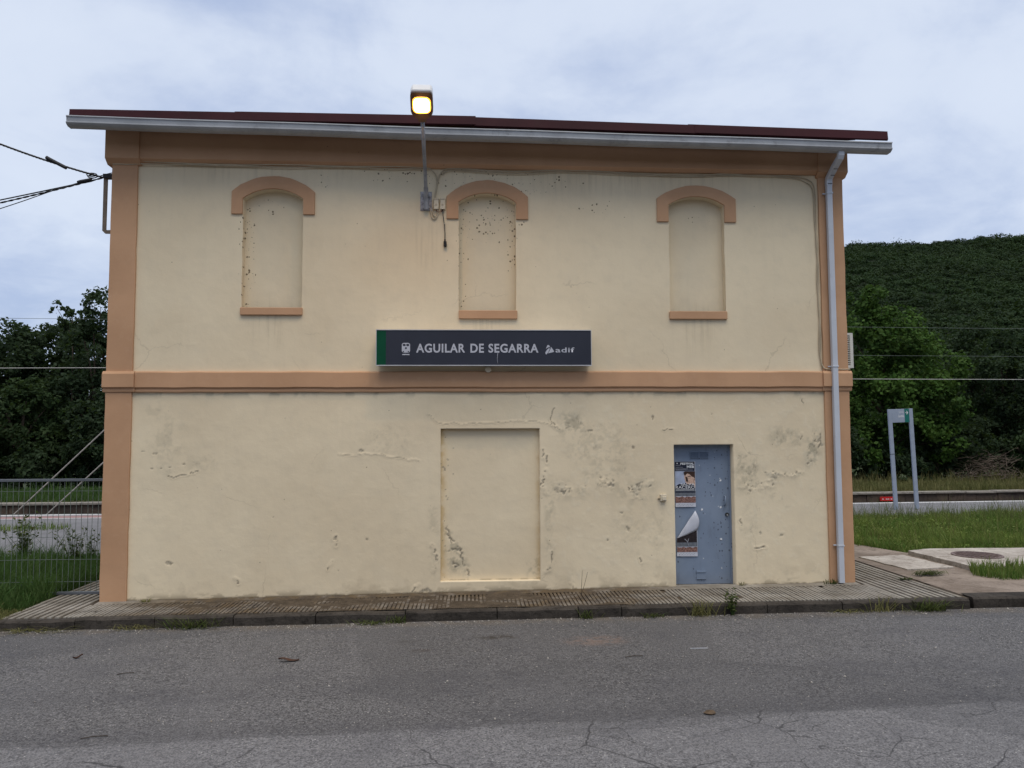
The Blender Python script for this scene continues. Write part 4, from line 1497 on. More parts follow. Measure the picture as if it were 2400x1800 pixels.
    for (cx, cz, rx, rz) in knocks:
        sl = (np.abs(x - cx) < rx * 2) & (np.abs(z - cz) < rz * 2)
        if not sl.any():
            continue
        q = np.hypot((x[sl] - cx) / (rx * 0.85), (z[sl] - cz) / (rz * 0.7)) + 2.2 * (n2[sl] - 0.5)
        c = sstep(q, 1.0, 0.7)
        wear[sl] = np.maximum(wear[sl], c * 0.65)
        h[sl] -= c * 0.006
    # general small blisters, more to the right
    bl = sstep(fbm(x, z, 14, 3, 9, 0.6), 0.62, 0.72) * (0.25 + 0.75 * sstep(x, 0.8, 1.6))
    h += 0.0010 * bl
    flake = np.maximum(flake, bl * 0.25)
    # soil splashed up from the pavement
    base = z - zp(x)
    nd = fbm(x, z * 2.0, 5, 4, 12, 0.6)
    dirt = np.maximum(sstep(base, 0.12, 0.0) * sstep(nd, 0.50, 0.60) * 0.55, sstep(base, 0.45, 0.0) * sstep(fbm(x, z, 3, 5, 15, 0.6), 0.5, 0.7) * 0.22)
    dirt = np.maximum(dirt, sstep(base, 0.035, 0.005) * sstep(nd, 0.25, 0.5) * 0.9)
    under = sstep(z, 2.82, 2.92) * sstep(fbm(x, z, 8, 3, 14), 0.5, 0.7) * 0.5
    stain = np.maximum(stain, under)
    return h, dict(wear=wear, stain=stain, flake=flake, dirt=dirt)


def axis(a, b, step, cuts):
    pts = sorted(set([a, b] + [c for c in cuts if a < c < b]))
    out = []
    for p, q in zip(pts[:-1], pts[1:]):
        n = max(1, int(round((q - p) / step)))
        out += [p + (q - p) * i / n for i in range(n)]
    out.append(pts[-1])
    return np.array(out)


ax = axis(-4.86, 5.33, 0.0135, [REC[0], REC[1], DOOR[0], DOOR[1]])
az = axis(-0.12, 2.96, 0.0135, [REC[2], REC[3], DOOR[3]])
X2, Z2 = np.meshgrid(ax, az, indexing='ij')
H2, masks = wear_fields(X2, Z2)
yl = np.zeros(X2.shape)
masks['yellow'] = yl
V = np.stack([X2.ravel(), -H2.ravel(), Z2.ravel()], 1)
ni, nj = X2.shape
idx = np.arange(ni * nj).reshape(ni, nj)
cxm = (ax[:-1] + ax[1:]) / 2
czm = (az[:-1] + az[1:]) / 2
CX, CZ = np.meshgrid(cxm, czm, indexing='ij')
keep = np.ones(CX.shape, bool)
for hx0, hx1, hz0, hz1 in (REC, DOOR):
    keep &= ~((CX > hx0) & (CX < hx1) & (CZ > hz0) & (CZ < hz1))
Fq = np.stack([idx[:-1, :-1], idx[1:, :-1], idx[1:, 1:], idx[:-1, 1:]], -1)[keep]
extra_v, extra_f = [], []
base_n = len(V)


def jamb(ii, depth):
    """pull a row of wall vertices back to the recess panel"""
    global extra_v, extra_f
    k = base_n + len(extra_v)
    for q in ii:
        extra_v.append((V[q, 0], depth, V[q, 2]))
    for a in range(len(ii) - 1):
        extra_f.append((ii[a], ii[a + 1], k + a + 1, k + a))


def ix(a, v):
    return int(np.argmin(np.abs(a - v)))


for (hx0, hx1, hz0, hz1), dp in ((REC, 0.085), (DOOR, 0.20)):
    i0, i1, j0, j1 = ix(ax, hx0), ix(ax, hx1), ix(az, hz0), ix(az, hz1)
    jamb([idx[i0, j] for j in range(j0, j1 + 1)][::-1], dp)
    jamb([idx[i1, j] for j in range(j0, j1 + 1)], dp)
    jamb([idx[i, j1] for i in range(i0, i1 + 1)][::-1], dp)
    jamb([idx[i, j0] for i in range(i0, i1 + 1)], dp)
V = np.concatenate([V, np.array(extra_v)])
Fq = np.concatenate([Fq, np.array(extra_f)])
pad = len(extra_v)
np_mesh('wall', V, Fq, M['plaster'], bld, smooth=True, attrs={k_: np.concatenate([v_.ravel(), np.full(pad, 0.0)]) for k_, v_ in masks.items()})

# blind doorway panel
ax2 = np.linspace(REC[0], REC[1], 110)
az2 = np.linspace(REC[2], REC[3], 165)
XX, ZZ = np.meshgrid(ax2, az2, indexing='ij')
hh = 0.006 * (fbm(XX, ZZ, 1.2, 3, 41) - 0.5)
n1 = fbm(XX, ZZ, 9, 4, 43, 0.6)
n2 = fbm(XX, ZZ, 24, 3, 44, 0.6)
wr = np.zeros(XX.shape)
sn = np.zeros(XX.shape)
for i, (pts, wd) in enumerate((([(-0.36, 0.98), (-0.30, 0.80), (-0.20, 0.70), (-0.15, 0.62), (-0.14, 0.50), (-0.08, 0.38), (-0.03, 0.26)], 0.016),
                               ([(-0.34, 0.60), (-0.25, 0.63), (-0.15, 0.62)], 0.016), ([(-0.28, 0.46), (-0.2, 0.42), (-0.24, 0.36)], 0.014), ([(-0.33, 0.84), (-0.28, 0.72)], 0.012))):
    d = seg_dist(XX, ZZ, jag(pts, 300 + i, 0.022))
    c = sstep(d, wd, wd * 0.2) * sstep(n2, 0.32, 0.5)
    wr = np.maximum(wr, c * 0.85)
    hh -= c * 0.010
    sn = np.maximum(sn, sstep(d, 0.10, 0.0) * sstep(n1, 0.42, 0.62) * 0.7)
sn = np.maximum(sn, ell(XX, ZZ, -0.22, 0.5, 0.2, 0.3) * sstep(n2, 0.45, 0.65) * 0.6)
sn = np.maximum(sn, ell(XX, ZZ, 0.92, 0.35, 0.16, 0.3) * sstep(n1, 0.45, 0.65) * 0.5)
edge_l = sstep(XX, REC[0] + 0.12, REC[0]) * sstep(n1, 0.3, 0.6)
edge_r = sstep(XX, REC[1] - 0.09, REC[1]) * sstep(n1, 0.35, 0.65)
yel = np.maximum(edge_l * 0.55, edge_r * 0.35)
for _ in range(26):
    cx_, cz_, s_ = REC[0] + abs(random.gauss(0, 0.10)), random.uniform(0.5, 2.3), random.uniform(0.006, 0.016)
    wr = np.maximum(wr, sstep(np.hypot(XX - cx_, ZZ - cz_), s_, s_ * 0.5) * 0.9)
dr = sstep(ZZ, REC[2] + 0.03, REC[2]) * sstep(n1, 0.4, 0.6) * 0.5
i2 = np.arange(XX.size).reshape(XX.shape)
Fp = np.stack([i2[:-1, :-1].ravel(), i2[1:, :-1].ravel(), i2[1:, 1:].ravel(), i2[:-1, 1:].ravel()], 1)
np_mesh('blind_doorway', np.stack([XX.ravel(), 0.083 - hh.ravel(), ZZ.ravel()], 1), Fp, M['plaster'], bld, smooth=True,
        attrs=dict(wear=wr.ravel(), stain=sn.ravel(), yellow=yel.ravel(), dirt=dr.ravel()))

# side and back walls, inner blocker behind the recesses
m = MB()
m.box(XL, XL + 0.3, 0.15, DEPTH, -0.3, 6.95)
obj('side_wall', m, M['plaster'], bld)
m = MB()
m.box(XR - 0.3, XR, 0.15, DEPTH, -0.3, 6.9)
obj('side_wall', m, M['plaster'], bld)
m = MB()
m.box(XL + 0.3, XR - 0.3, DEPTH - 0.3, DEPTH - 0.002, -0.3, 6.9)
obj('back_wall', m, M['plaster'], bld)
m = MB()
m.box(XL + 0.302, XR - 0.302, 0.24, 0.30, -0.3, 6.9)
obj('inner_wall', m, M['plaster'], bld)

# blind windows: panel > arch surround, sill
specw = [dict(o=(-3.50, -2.295, 5.55, 5.885, 6.12), s=(-3.345, -2.455, 4.055, 4.165)),
         dict(o=(-0.355, 0.86, 5.51, 5.85, 6.10), s=(-0.175, 0.69, 4.01, 4.135)),
         dict(o=(2.81, 4.02, 5.50, 5.855, 6.06), s=(2.975, 3.85, 4.015, 4.135))]
for w, q in zip(WINS, specw):
    m = MB()
    nx_, nz_ = 24, 44
    m.box(w['x0'] - 0.05, w['x1'] + 0.05, RD - 0.002, RD + 0.05, w['zb'] - 0.05, w['zc'] + 0.05)
    pan = obj('blind_window', m, M['plaster'], bld)
    ox0, ox1, zf, zsh, zcr = q['o']
    oa = arch(ox0, ox1, zsh, zcr, 16)
    ia = arch(w['x0'] - 0.004, w['x1'] + 0.004, w['zs'] + 0.004, w['zc'] + 0.006, 16)
    rj = random.Random(int(w['x0'] * 10))
    poly = [(ox1, zf)] + [(x + rj.uniform(-.003, .003), z + rj.uniform(-.004, .004)) for x, z in oa] + [(ox0, zf), (w['x0'] - 0.004, zf)] + ia[::-1] + [(w['x1'] + 0.004, zf)]
    m = MB()
    m.prism_y(poly, -0.028, 0.03)
    obj('arch_surround', m, M['trim'], pan, bevel=0.006)
    sx0, sx1, sz0, sz1 = q['s']
    m = MB()
    m.box(sx0, sx1, -0.04, RD - 0.004, sz0, sz1)
    obj('sill', m, M['trim'], pan, bevel=0.008)

# pilasters, string course, cornice
def wob_box(x0, x1, y0, y1, z0, z1, n=14, amp=0.004, seed=0):
    rn = random.Random(seed)
    m = MB()
    vs = []
    for i in range(n + 1):
        z = z0 + (z1 - z0) * i / n
        a, b, c = rn.uniform(-amp, amp), rn.uniform(-amp, amp), rn.uniform(-amp, amp) * 0.6
        vs += [(x0 + a, y0 + c, z), (x1 + b, y0 + c, z), (x1 + b, y1, z), (x0 + a, y1, z)]
    fs = []
    for i in range(n):
        for k in range(4):
            l = (k + 1) % 4
            fs.append((i * 4 + k, i * 4 + l, (i + 1) * 4 + l, (i + 1) * 4 + k))
    fs += [(3, 2, 1, 0), tuple(n * 4 + k for k in range(4))]
    return m.add(vs, fs)


PIL = [(-5.215, -4.845, 'l'), (5.305, 5.685, 'r')]
for k, (a, b, s) in enumerate(PIL):
    obj('pilaster', wob_box(a, b, -0.035, 0.36, 3.215, 6.36, seed=k), M['trim'], bld, bevel=0.008)
    obj('pilaster', wob_box(a, b, -0.035, 0.36, -0.15, 2.94, seed=k + 5), M['trim'], bld, bevel=0.008)


def rail_x(x0, x1, prof, name, mat, bev=0.006, parent=bld, amp=0.004, seed=0, zs=0.0):
    """profile (y,z) swept along x with small hand-made unevenness"""
    rn = random.Random(seed)
    n = max(2, int(abs(x1 - x0) / 0.28))
    m = MB()
    k = len(prof)
    vs = []
    for i in range(n + 1):
        x = x0 + (x1 - x0) * i / n
        dy, dz = rn.uniform(-amp, amp), rn.uniform(-amp, amp)
        for (y, z) in prof:
            vs.append((x, y + (dy if y < 0.01 else 0), z + dz + zs * (x - x0)))
    fs = []
    for i in range(n):
        for j in range(k):
            l = (j + 1) % k
            fs.append((i * k + j, (i + 1) * k + j, (i + 1) * k + l, i * k + l))
    fs += [tuple(range(k)), tuple(n * k + j for j in range(k))[::-1]]
    m.add(vs, fs)
    return obj(name, m, mat, parent, bevel=bev)


band_prof = [(0.05, 2.93), (-0.03, 2.93), (-0.036, 2.955), (-0.030, 2.985), (-0.060, 3.0), (-0.060, 3.212), (-0.045, 3.232), (0.05, 3.238)]
rail_x(-4.80, 5.275, [(y, z) for y, z in band_prof], 'string_course', M['trim'], seed=3)
cap_prof = [(0.36, 2.935), (-0.052, 2.935), (-0.058, 2.965), (-0.052, 2.99), (-0.088, 3.002), (-0.088, 3.195), (-0.06, 3.235), (0.36, 3.24)]
rail_x(-5.245, -4.80, cap_prof, 'string_course_block', M['trim'], amp=0.002, seed=4)
rail_x(5.275, 5.72, cap_prof, 'string_course_block', M['trim'], amp=0.002, seed=5)
corn = [(0.2, 6.285), (-0.035, 6.285), (-0.10, 6.33), (-0.10, 6.95), (0.2, 6.95)]
rail_x(-4.80, 5.275, [(y, z) for y, z in corn], 'cornice', M['trim'], bev=0.0, seed=6, amp=0.003, zs=-0.004)
blk = [(0.4, 6.25), (-0.035, 6.25), (-0.125, 6.325), (-0.125, 6.93), (0.4, 6.93)]
rail_x(-5.28, -4.80, blk, 'cornice_block', M['trim'], bev=0.004, amp=0.0, seed=7)
blk2 = [(0.4, 6.20), (-0.035, 6.20), (-0.125, 6.265), (-0.125, 6.80), (0.4, 6.80)]
rail_x(5.275, 5.735, blk2, 'cornice_block', M['trim'], bev=0.004, amp=0.0, seed=8)

# roof: pitched sheet slabs with an eave flashing in lengths; the eave drops a little to the right
def eave(x):
    return 6.872 - 0.0016 * (x + 5.6) - 0.0172 * max(0.0, x - 0.07)


def roof_slab(xa, xb, dz=0.0):
    m = MB()
    ra, rb_ = eave(xa) + dz, eave(xb) + dz
    pr = 0.40
    yr = 4.0
    vs = []
    for x, e in ((xa, ra), (xb, rb_)):
        vs += [(x, -0.49, e - 0.03), (x, yr, e - 0.03 + pr * (yr + 0.49)), (x, DEPTH + 0.5, e - 0.03 + pr * (yr - DEPTH - 0.01) + pr * 4.49 - 0.2),
               (x, DEPTH + 0.5, e - 0.09 + pr * (yr - DEPTH - 0.01) + pr * 4.49 - 0.2), (x, yr, e - 0.10 + pr * (yr + 0.49)), (x, -0.49, e - 0.085)]
    fs = [(i, i + 6, (i + 1) % 6 + 6, (i + 1) % 6) for i in range(6)] + [(5, 4, 3, 2, 1, 0), (6, 7, 8, 9, 10, 11)]
    m.add(vs, fs)
    return m


rf_o = obj('roof', roof_slab(-5.55, 0.06), M['roof'], bld)

obj('roof_sheet', roof_slab(0.061, 5.77), M['roof'], rf_o)


def flashing(xa, xb, dz, y=-0.50):
    m = MB()
    vs = []
    for x in (xa, xb):
        e = eave(x) + dz
        vs += [(x, y, e), (x, y - 0.012, e - 0.125), (x, y + 0.012, e - 0.14), (x, y + 0.02, e - 0.01), (x, y + 0.35, e + 0.135), (x, y + 0.35, e + 0.15)]
    fs = [(i, i + 6, (i + 1) % 6 + 6, (i + 1) % 6) for i in range(6)] + [(5, 4, 3, 2, 1, 0), (6, 7, 8, 9, 10, 11)]
    m.add(vs, fs)
    return obj('eave_flashing', m, M['roof'], rf_o)


flashing(-5.60, -3.3, 0.004, -0.502)
flashing(-3.33, 0.075, 0.012, -0.506)
flashing(0.06, 3.3, -0.002, -0.500)
flashing(3.27, 6.16, 0.004, -0.505)
m = MB()    # soffit closing the eave from below
vs = []
for x in (-5.52, 5.70):
    e = eave(x) - 0.02
    vs += [(x, -0.44, e - 0.10), (x, 0.0, e + 0.06), (x, 0.0, e + 0.075), (x, -0.44, e - 0.088)]
m.add(vs, [(0, 1, 5, 4), (1, 2, 6, 5), (2, 3, 7, 6), (3, 0, 4, 7), (3, 2, 1, 0), (4, 5, 6, 7)])
obj('soffit', m, M['roof'], rf_o)

# gutter: open channel with rolled lip
GP = [(-0.555, 0.0), (-0.572, -0.006), (-0.575, -0.020), (-0.562, -0.028), (-0.556, -0.085), (-0.572, -0.094), (-0.572, -0.108), (-0.548, -0.128), (-0.515, -0.145), (-0.425, -0.145),
      (-0.425, 0.0), (-0.432, 0.0), (-0.432, -0.135), (-0.512, -0.135), (-0.545, -0.10), (-0.548, -0.015)]


def gut_z(x):
    return 6.765 - 0.0162 * (x + 5.6)


gut = thing('rain_gutter', 'long grey rain gutter running along the front eave', 'gutter', (0.3, -0.5, 6.6))
gl = [-5.605, -2.6, 0.4, 3.4, 5.98, 6.185]
for a, b in zip(gl[:-1], gl[1:]):
    m = MB()
    n = 10
    k = len(GP)
    vs = []
    for i in range(n + 1):
        x = a + 0.001 + (b - a - 0.002) * i / n
        for y, z in GP:
            g_ = 0.003 * math.sin(x * 1.9)
            vs.append((x, y, gut_z(x) + z + g_))
    fs = []
    for i in range(n):
        for j in range(k):
            l = (j + 1) % k
            fs.append((i * k + j, (i + 1) * k + j, (i + 1) * k + l, i * k + l))
    fs += [tuple(range(k)), tuple(n * k + j for j in range(k))[::-1]]
    m.add(vs, fs)
    obj('gutter_length', m, M['gutter'], gut)
for x in (-5.607, 6.187):
    m = MB()
    lp = [(y, z) for y, z in GP[:11]]
    vs = [(x - 0.003, y, gut_z(x) + z) for y, z in lp] + [(x + 0.003, y, gut_z(x) + z) for y, z in lp]
    k = len(lp)
    m.add(vs, [tuple(range(k)), tuple(range(2 * k - 1, k - 1, -1))] + [(i, i + k, (i + 1) % k + k, (i + 1) % k) for i in range(k)])
    obj('end_cap', m, M['gutter'], gut)

# downpipe
dp = thing('downpipe', 'square white downpipe on the right pilaster', 'downpipe', (5.44, -0.09, 0.1))
rc = []
for cx_, cy_ in ((1, 1), (-1, 1), (-1, -1), (1, -1)):
    for k in range(4):
        a0 = {(1, 1): 0, (-1, 1): 90, (-1, -1): 180, (1, -1): 270}[(cx_, cy_)]
        a = math.radians(a0 + 30 * k)
        rc.append((cx_ * 0.028 + 0.014 * math.cos(a), cy_ * 0.022 + 0.014 * math.sin(a)))
m = MB()
m.sweep([(5.44, -0.095, 0.11), (5.44, -0.095, 1.7), (5.442, -0.095, 3.3), (5.44, -0.095, 4.8), (5.44, -0.095, 6.12)], rc, up=Vector((0, -1, 0)))
obj('pipe', m, M['pipe'], dp)
m = MB()
m.sweep([(5.44, -0.095, 6.06), (5.44, -0.098, 6.13), (5.44, -0.115, 6.17), (5.445, -0.30, 6.285), (5.45, -0.455, 6.36), (5.452, -0.475, 6.395), (5.452, -0.477, 6.47)],
        [(a * 1.1, b * 1.1) for a, b in rc], up=Vector((0, -1, 0)))
obj('elbow', m, M['pipe'], dp)
for y_, z_ in ((-0.20, 6.20), (-0.30, 6.262), (-0.104, 6.105)):
    m = MB()
    m.box(5.41, 5.475, y_ - 0.036, y_ - 0.03, z_ - 0.03, z_ - 0.022)
    obj('seam', m, M['black'], dp)
for z_ in (5.94, 3.30, 0.65):
    m = MB()
    m.box(5.392, 5.488, -0.137, -0.045, z_ - 0.012, z_ + 0.012)
    m.box(5.355, 5.393, -0.07, -0.05, z_ - 0.010, z_ + 0.010)
    obj('clip', m, M['pipe'], dp, bevel=0.003)

# door
dleaf = MB()
dleaf.box(3.005, 3.90, 0.150, 0.20, 0.075, 2.142)
door = obj('door', dleaf, M['door'], bld)
m = MB()
m.box(3.0, 3.905, 0.05, 0.22, -0.10, 0.068)
obj('threshold', m, M['coping'], bld, bevel=0.008)
m = MB()   # frame strips
m.box(3.007, 3.028, 0.135, 0.149, 0.072, 2.14)
obj('door_frame', m, M['door'], door)
m = MB()
m.box(3.872, 3.898, 0.135, 0.149, 0.072, 2.14)
obj('door_frame', m, M['door'], door)
m = MB()
m.box(3.03, 3.87, 0.135, 0.149, 2.108, 2.138)
obj('door_frame', m, M['door'], door)


def louvre(x0, x1, z0, z1, n, mat, name='vent'):
    m = MB()
    m.box(x0, x1, 0.143, 0.149, z0, z1)
    for i in range(n):
        z = z0 + 0.012 + (z1 - z0 - 0.024) * (i + 0.5) / n
        hgt = (z1 - z0) / n * 0.30
        for a, b in ((x0 + 0.012, (x0 + x1) / 2 - 0.006), ((x0 + x1) / 2 + 0.006, x1 - 0.012)) if n > 3 else ((x0 + 0.01, x1 - 0.01),):
            m.add([(a, 0.142, z + hgt), (a, 0.130, z - hgt), (b, 0.130, z - hgt), (b, 0.142, z + hgt)], [(0, 1, 2, 3)])
    return obj(name, m, mat, door)


louvre(3.28, 3.58, 1.925, 2.045, 8, M['door'])
m = MB()
m.box(3.35, 3.495, 0.139, 0.149, 0.145, 0.272)
m.box(3.352, 3.493, 0.130, 0.139, 0.245, 0.258)
m.box(3.352, 3.493, 0.132, 0.139, 0.147, 0.153)
obj('mail_slot', m, M['door'], door)
m = MB()
m.tube([(3.80, 0.147, 1.37), (3.80, 0.105, 1.365), (3.80, 0.10, 1.30), (3.80, 0.105, 1.235), (3.80, 0.147, 1.23)], 0.011, 8, up=Vector((1, 0, 0)))
obj('handle', m, M['door'], door, smooth=True)
m = MB()
m.tube([(3.832, 0.149, 1.095), (3.832, 0.128, 1.095)], 0.027, 16)
obj('lock', m, M['acdark'], door)
m = MB()
m.tube([(3.832, 0.127, 1.088), (3.832, 0.118, 1.088)], 0.013, 12)
obj('keyhole', m, M['steel'], door)
for (x_, z_, a_) in ((3.745, 1.60, 0.3), (3.74, 1.20, 0.7), (3.735, 0.73, -0.5), (3.455, 1.17, 0.4)):
    m = MB()
    c_, s_ = math.cos(a_), math.sin(a_)
    pts = [(-0.018, -0.008), (0.006, -0.014), (0.020, 0.004), (0.004, 0.018), (-0.010, 0.010)]
    m.prism_y([(x_ + c_ * u - s_ * v, z_ + s_ * u + c_ * v) for u, v in pts], 0.1475, 0.1495)
    obj('torn_sticker', m, M['white'], door)


# ------------------------------------------------------------------ lettering
def text_mesh(body, x0, x1, z0, z1, y, mat, parent, name='lettering', bold=0.0, thick=0.0015, spacing=1.0):
    cu = bpy.data.curves.new('text', 'FONT')
    cu.body = body
    cu.size = 1.0
    cu.offset = bold
    cu.space_character = spacing
    cu.extrude = 0.0
    cu.resolution_u = 4
    tmp = bpy.data.objects.new('text', cu)
    COL.objects.link(tmp)
    bpy.context.view_layer.update()
    dg = bpy.context.evaluated_depsgraph_get()
    me = bpy.data.meshes.new_from_object(tmp.evaluated_get(dg))
    bpy.data.objects.remove(tmp, do_unlink=True)
    bpy.data.curves.remove(cu)
    n = len(me.vertices)
    co = np.empty(n * 3, dtype=np.float32)
    me.vertices.foreach_get('co', co)
    co = co.reshape(-1, 3)
    mn, mx = co.min(0), co.max(0)
    org = ORG.get(parent.name, Vector((0, 0, 0)))
    out = np.empty_like(co)
    out[:, 0] = x0 + (co[:, 0] - mn[0]) / (mx[0] - mn[0]) * (x1 - x0) - org.x
    out[:, 1] = y - org.y
    out[:, 2] = z0 + (co[:, 1] - mn[1]) / (mx[1] - mn[1]) * (z1 - z0) - org.z
    me.vertices.foreach_set('co', out.ravel())
    me.materials.clear()
    me.materials.append(mat)
    me.update()
    o = link(name, me, parent)
    ORG[o.name] = org
    return o


def plate(name, poly, y, mat, parent, t=0.0012):
    m = MB()
    m.prism_y(poly, y - t, y)
    return obj(name, m, mat, parent)


def rect(x0, x1, z0, z1):
    return [(x0, z0), (x1, z0), (x1, z1), (x0, z1)]


def disc(cx, cz, r, n=20, a0=0, a1=2 * math.pi):
    return [(cx + r * math.cos(a0 + (a1 - a0) * i / n), cz + r * math.sin(a0 + (a1 - a0) * i / n)) for i in range(n)]


def rrect(x0, x1, z0, z1, r, n=5):
    out = []
    for cx, cz, a in ((x1 - r, z0 + r, -90), (x1 - r, z1 - r, 0), (x0 + r, z1 - r, 90), (x0 + r, z0 + r, 180)):
        for i in range(n + 1):
            q = math.radians(a + 90 * i / n)
            out.append((cx + r * math.cos(q), cz + r * math.sin(q)))
    return out


# ------------------------------------------------------------------ station name sign
sg = thing('station_sign', 'long navy station name sign with green end stripe above the string course', 'sign', (0.2, -0.22, 3.55))
m = MB()
m.box(-1.352, 1.752, -0.205, -0.035, 3.305, 3.815)
obj('box', m, M['alu'], sg, bevel=0.004)
m = MB()
for r_ in ((-1.36, 1.76, 3.297, 3.309), (-1.36, 1.76, 3.812, 3.822), (-1.36, -1.352, 3.309, 3.812), (1.752, 1.76, 3.309, 3.812)):
    m.box(r_[0], r_[1], -0.222, -0.195, r_[2], r_[3])
obj('frame', m, M['alu'], sg)
plate('face', rect(-1.218, 1.751, 3.310, 3.811), -0.206, M['navy'], sg, 0.008)
plate('green_stripe', rect(-1.351, -1.2185, 3.310, 3.811), -0.206, M['signgreen'], sg, 0.008)
YS = -0.2155
for word, wa, wb in (('AGUILAR', -0.785, -0.081), ('DE', -0.004, 0.191), ('SEGARRA', 0.257, 0.983)):
    text_mesh(word, wa, wb, 3.487, 3.618, YS - 0.0005, M['lettergrey'], sg, bold=0.026, spacing=1.10)
text_mesh('adif', 1.232, 1.51, 3.492, 3.566, YS - 0.0005, M['lettergrey'], sg, bold=0.014, spacing=1.08)
# train pictogram: cab front with windows, lamp and buffers cut as dark plates on a pale body, track below
pic = plate('train_pictogram', rrect(-0.990, -0.872, 3.487, 3.628, 0.03), YS, M['lettergrey'], sg)
for poly in (rrect(-0.976, -0.936, 3.583, 3.613, 0.008, 3), rrect(-0.926, -0.886, 3.583, 3.613, 0.008, 3), disc(-0.931, 3.553, 0.014), disc(-0.966, 3.503, 0.009), disc(-0.896, 3.503, 0.009)):
    plate('window', poly, YS - 0.0014, M['navy'], pic)
plate('track', [(-0.986, 3.452), (-0.876, 3.452), (-0.884, 3.468), (-0.978, 3.468)], YS, M['lettergrey'], pic)
# operator emblem: three leaning leaves
lg = plate('emblem', [(1.085, 3.468), (1.100, 3.462), (1.128, 3.500), (1.150, 3.545), (1.138, 3.556), (1.108, 3.530), (1.085, 3.495)], YS, M['lettergrey'], sg)
plate('emblem_leaf', [(1.092, 3.545), (1.110, 3.590), (1.122, 3.602), (1.140, 3.596), (1.153, 3.572), (1.120, 3.565)], YS, M['lettergrey'], lg)
plate('emblem_leaf', [(1.120, 3.478), (1.165, 3.490), (1.212, 3.500), (1.198, 3.530), (1.165, 3.575), (1.158, 3.540), (1.140, 3.505)], YS, M['lettergrey'], lg)
m = MB()
m.tube([(0.392, YS - 0.002, 3.484), (0.386, YS - 0.002, 3.43), (0.383, YS - 0.002, 3.39), (0.391, YS - 0.002, 3.333)], 0.0035, 5, up=Vector((0, 1, 0)), r1=0.002)
obj('dried_drip', m, M['lettergrey'], sg)
m = MB()
m.tube([(0.255, -0.001, 3.268), (0.255, -0.06, 3.258)], 0.048, 16)
m.tube([(0.255, -0.06, 3.258), (0.255, -0.10, 3.252)], 0.042, 16)
solo('round_sensor', m, M['beige'], 'small round beige stub on the wall under the station name sign', 'wall fitting')

# ------------------------------------------------------------------ wall lamp
lp = thing('wall_lamp', 'lit orange street lamp on a leaning pole above the eave', 'lamp', (-0.655, 0, 5.63))
m = MB()
m.box(-0.745, -0.575, -0.014, 0.0, 5.63, 5.915)
obj('wall_plate', m, M['rustplate'], lp)
m = MB()
m.tube([(-0.655, -0.055, 5.635), (-0.655, -0.085, 5.80), (-0.655, -0.165, 5.93)], 0.034, 12)
m.box(-0.70, -0.61, -0.05, -0.012, 5.66, 5.70)
m.box(-0.70, -0.61, -0.07, -0.012, 5.83, 5.87)
obj('socket', m, M['steel'], lp)
m = MB()
m.tube([(-0.655, -0.06, 5.66), (-0.655, -0.10, 5.82), (-0.655, -0.30, 6.05), (-0.655, -0.60, 6.29), (-0.655, -1.02, 6.62)], 0.026, 12)
obj('pole', m, M['steel'], lp, smooth=True)
A_ = Vector((0, -0.707, 0.707))     # along the head
N_ = Vector((0, -0.707, -0.707))    # out of the lens side
B_ = Vector((1, 0, 0))
O_ = Vector((-0.655, -0.985, 6.585))


def head_ring(u, w, t, k=5):
    return O_ + A_ * u + B_ * w + N_ * t


outl = [(0.0, 0.050), (0.035, 0.055), (0.075, 0.105), (0.11, 0.138), (0.15, 0.150), (0.30, 0.150), (0.365, 0.148), (0.395, 0.138), (0.41, 0.115)]
full = [(u, w) for u, w in outl] + [(u, -w) for u, w in outl[::-1]]


def loft(levels, mat, name, cap0=True, cap1=True, smooth=False):
    m = MB()
    vs = []
    k = len(full)
    for s_, t_, off in levels:
        for u, w in full:
            vs.append(O_ + A_ * (0.22 + (u - 0.22) * s_ + off) + B_ * w * s_ + N_ * t_)
    fs = []
    for i in range(len(levels) - 1):
        for j in range(k):
            l = (j + 1) % k
            fs.append((i * k + j, i * k + l, (i + 1) * k + l, (i + 1) * k + j))
    if cap0:
        fs.append(tuple(range(k))[::-1])
    if cap1:
        fs.append(tuple((len(levels) - 1) * k + j for j in range(k)))
    m.add(vs, fs)
    return obj(name, m, mat, lp, smooth=smooth)


loft([(0.985, 0.035, 0), (1.0, 0.03, 0), (1.0, -0.012, 0), (0.98, -0.015, 0)], M['lampbody'], 'head_rim')
loft([(0.98, -0.016, 0.0), (1.0, -0.03, 0.012), (1.0, -0.09, 0.028), (0.97, -0.16, 0.036), (0.88, -0.20, 0.035), (0.60, -0.22, 0.0)], M['lampwhite'], 'head_housing')
# lens: bowl shaped glass with brightness falling to its rim
lv, lf, lr = [], [], []
K = 28
rings = 7
lc = O_ + A_ * 0.235 + N_ * 0.036
for r_ in range(rings + 1):
    q = r_ / rings
    for k in range(K):
        a = 2 * math.pi * k / K
        cs, sn_ = math.cos(a), math.sin(a)
        sq = (abs(cs) ** 4 + abs(sn_) ** 4) ** -0.25
        lv.append(lc + B_ * (0.122 * q * cs * sq) + A_ * (0.112 * q * sn_ * sq) + N_ * (0.03 * (1 - q * q)))
        lr.append(q)
for r_ in range(rings):
    for k in range(K):
        l = (k + 1) % K
        lf.append((r_ * K + k, r_ * K + l, (r_ + 1) * K + l, (r_ + 1) * K + k))
m = MB()
m.add(lv, lf)
lens = obj('lens', m, M['lens'], lp, smooth=True)
at = lens.data.attributes.new('rim', 'FLOAT', 'POINT')
at.data.foreach_set('value', lr)

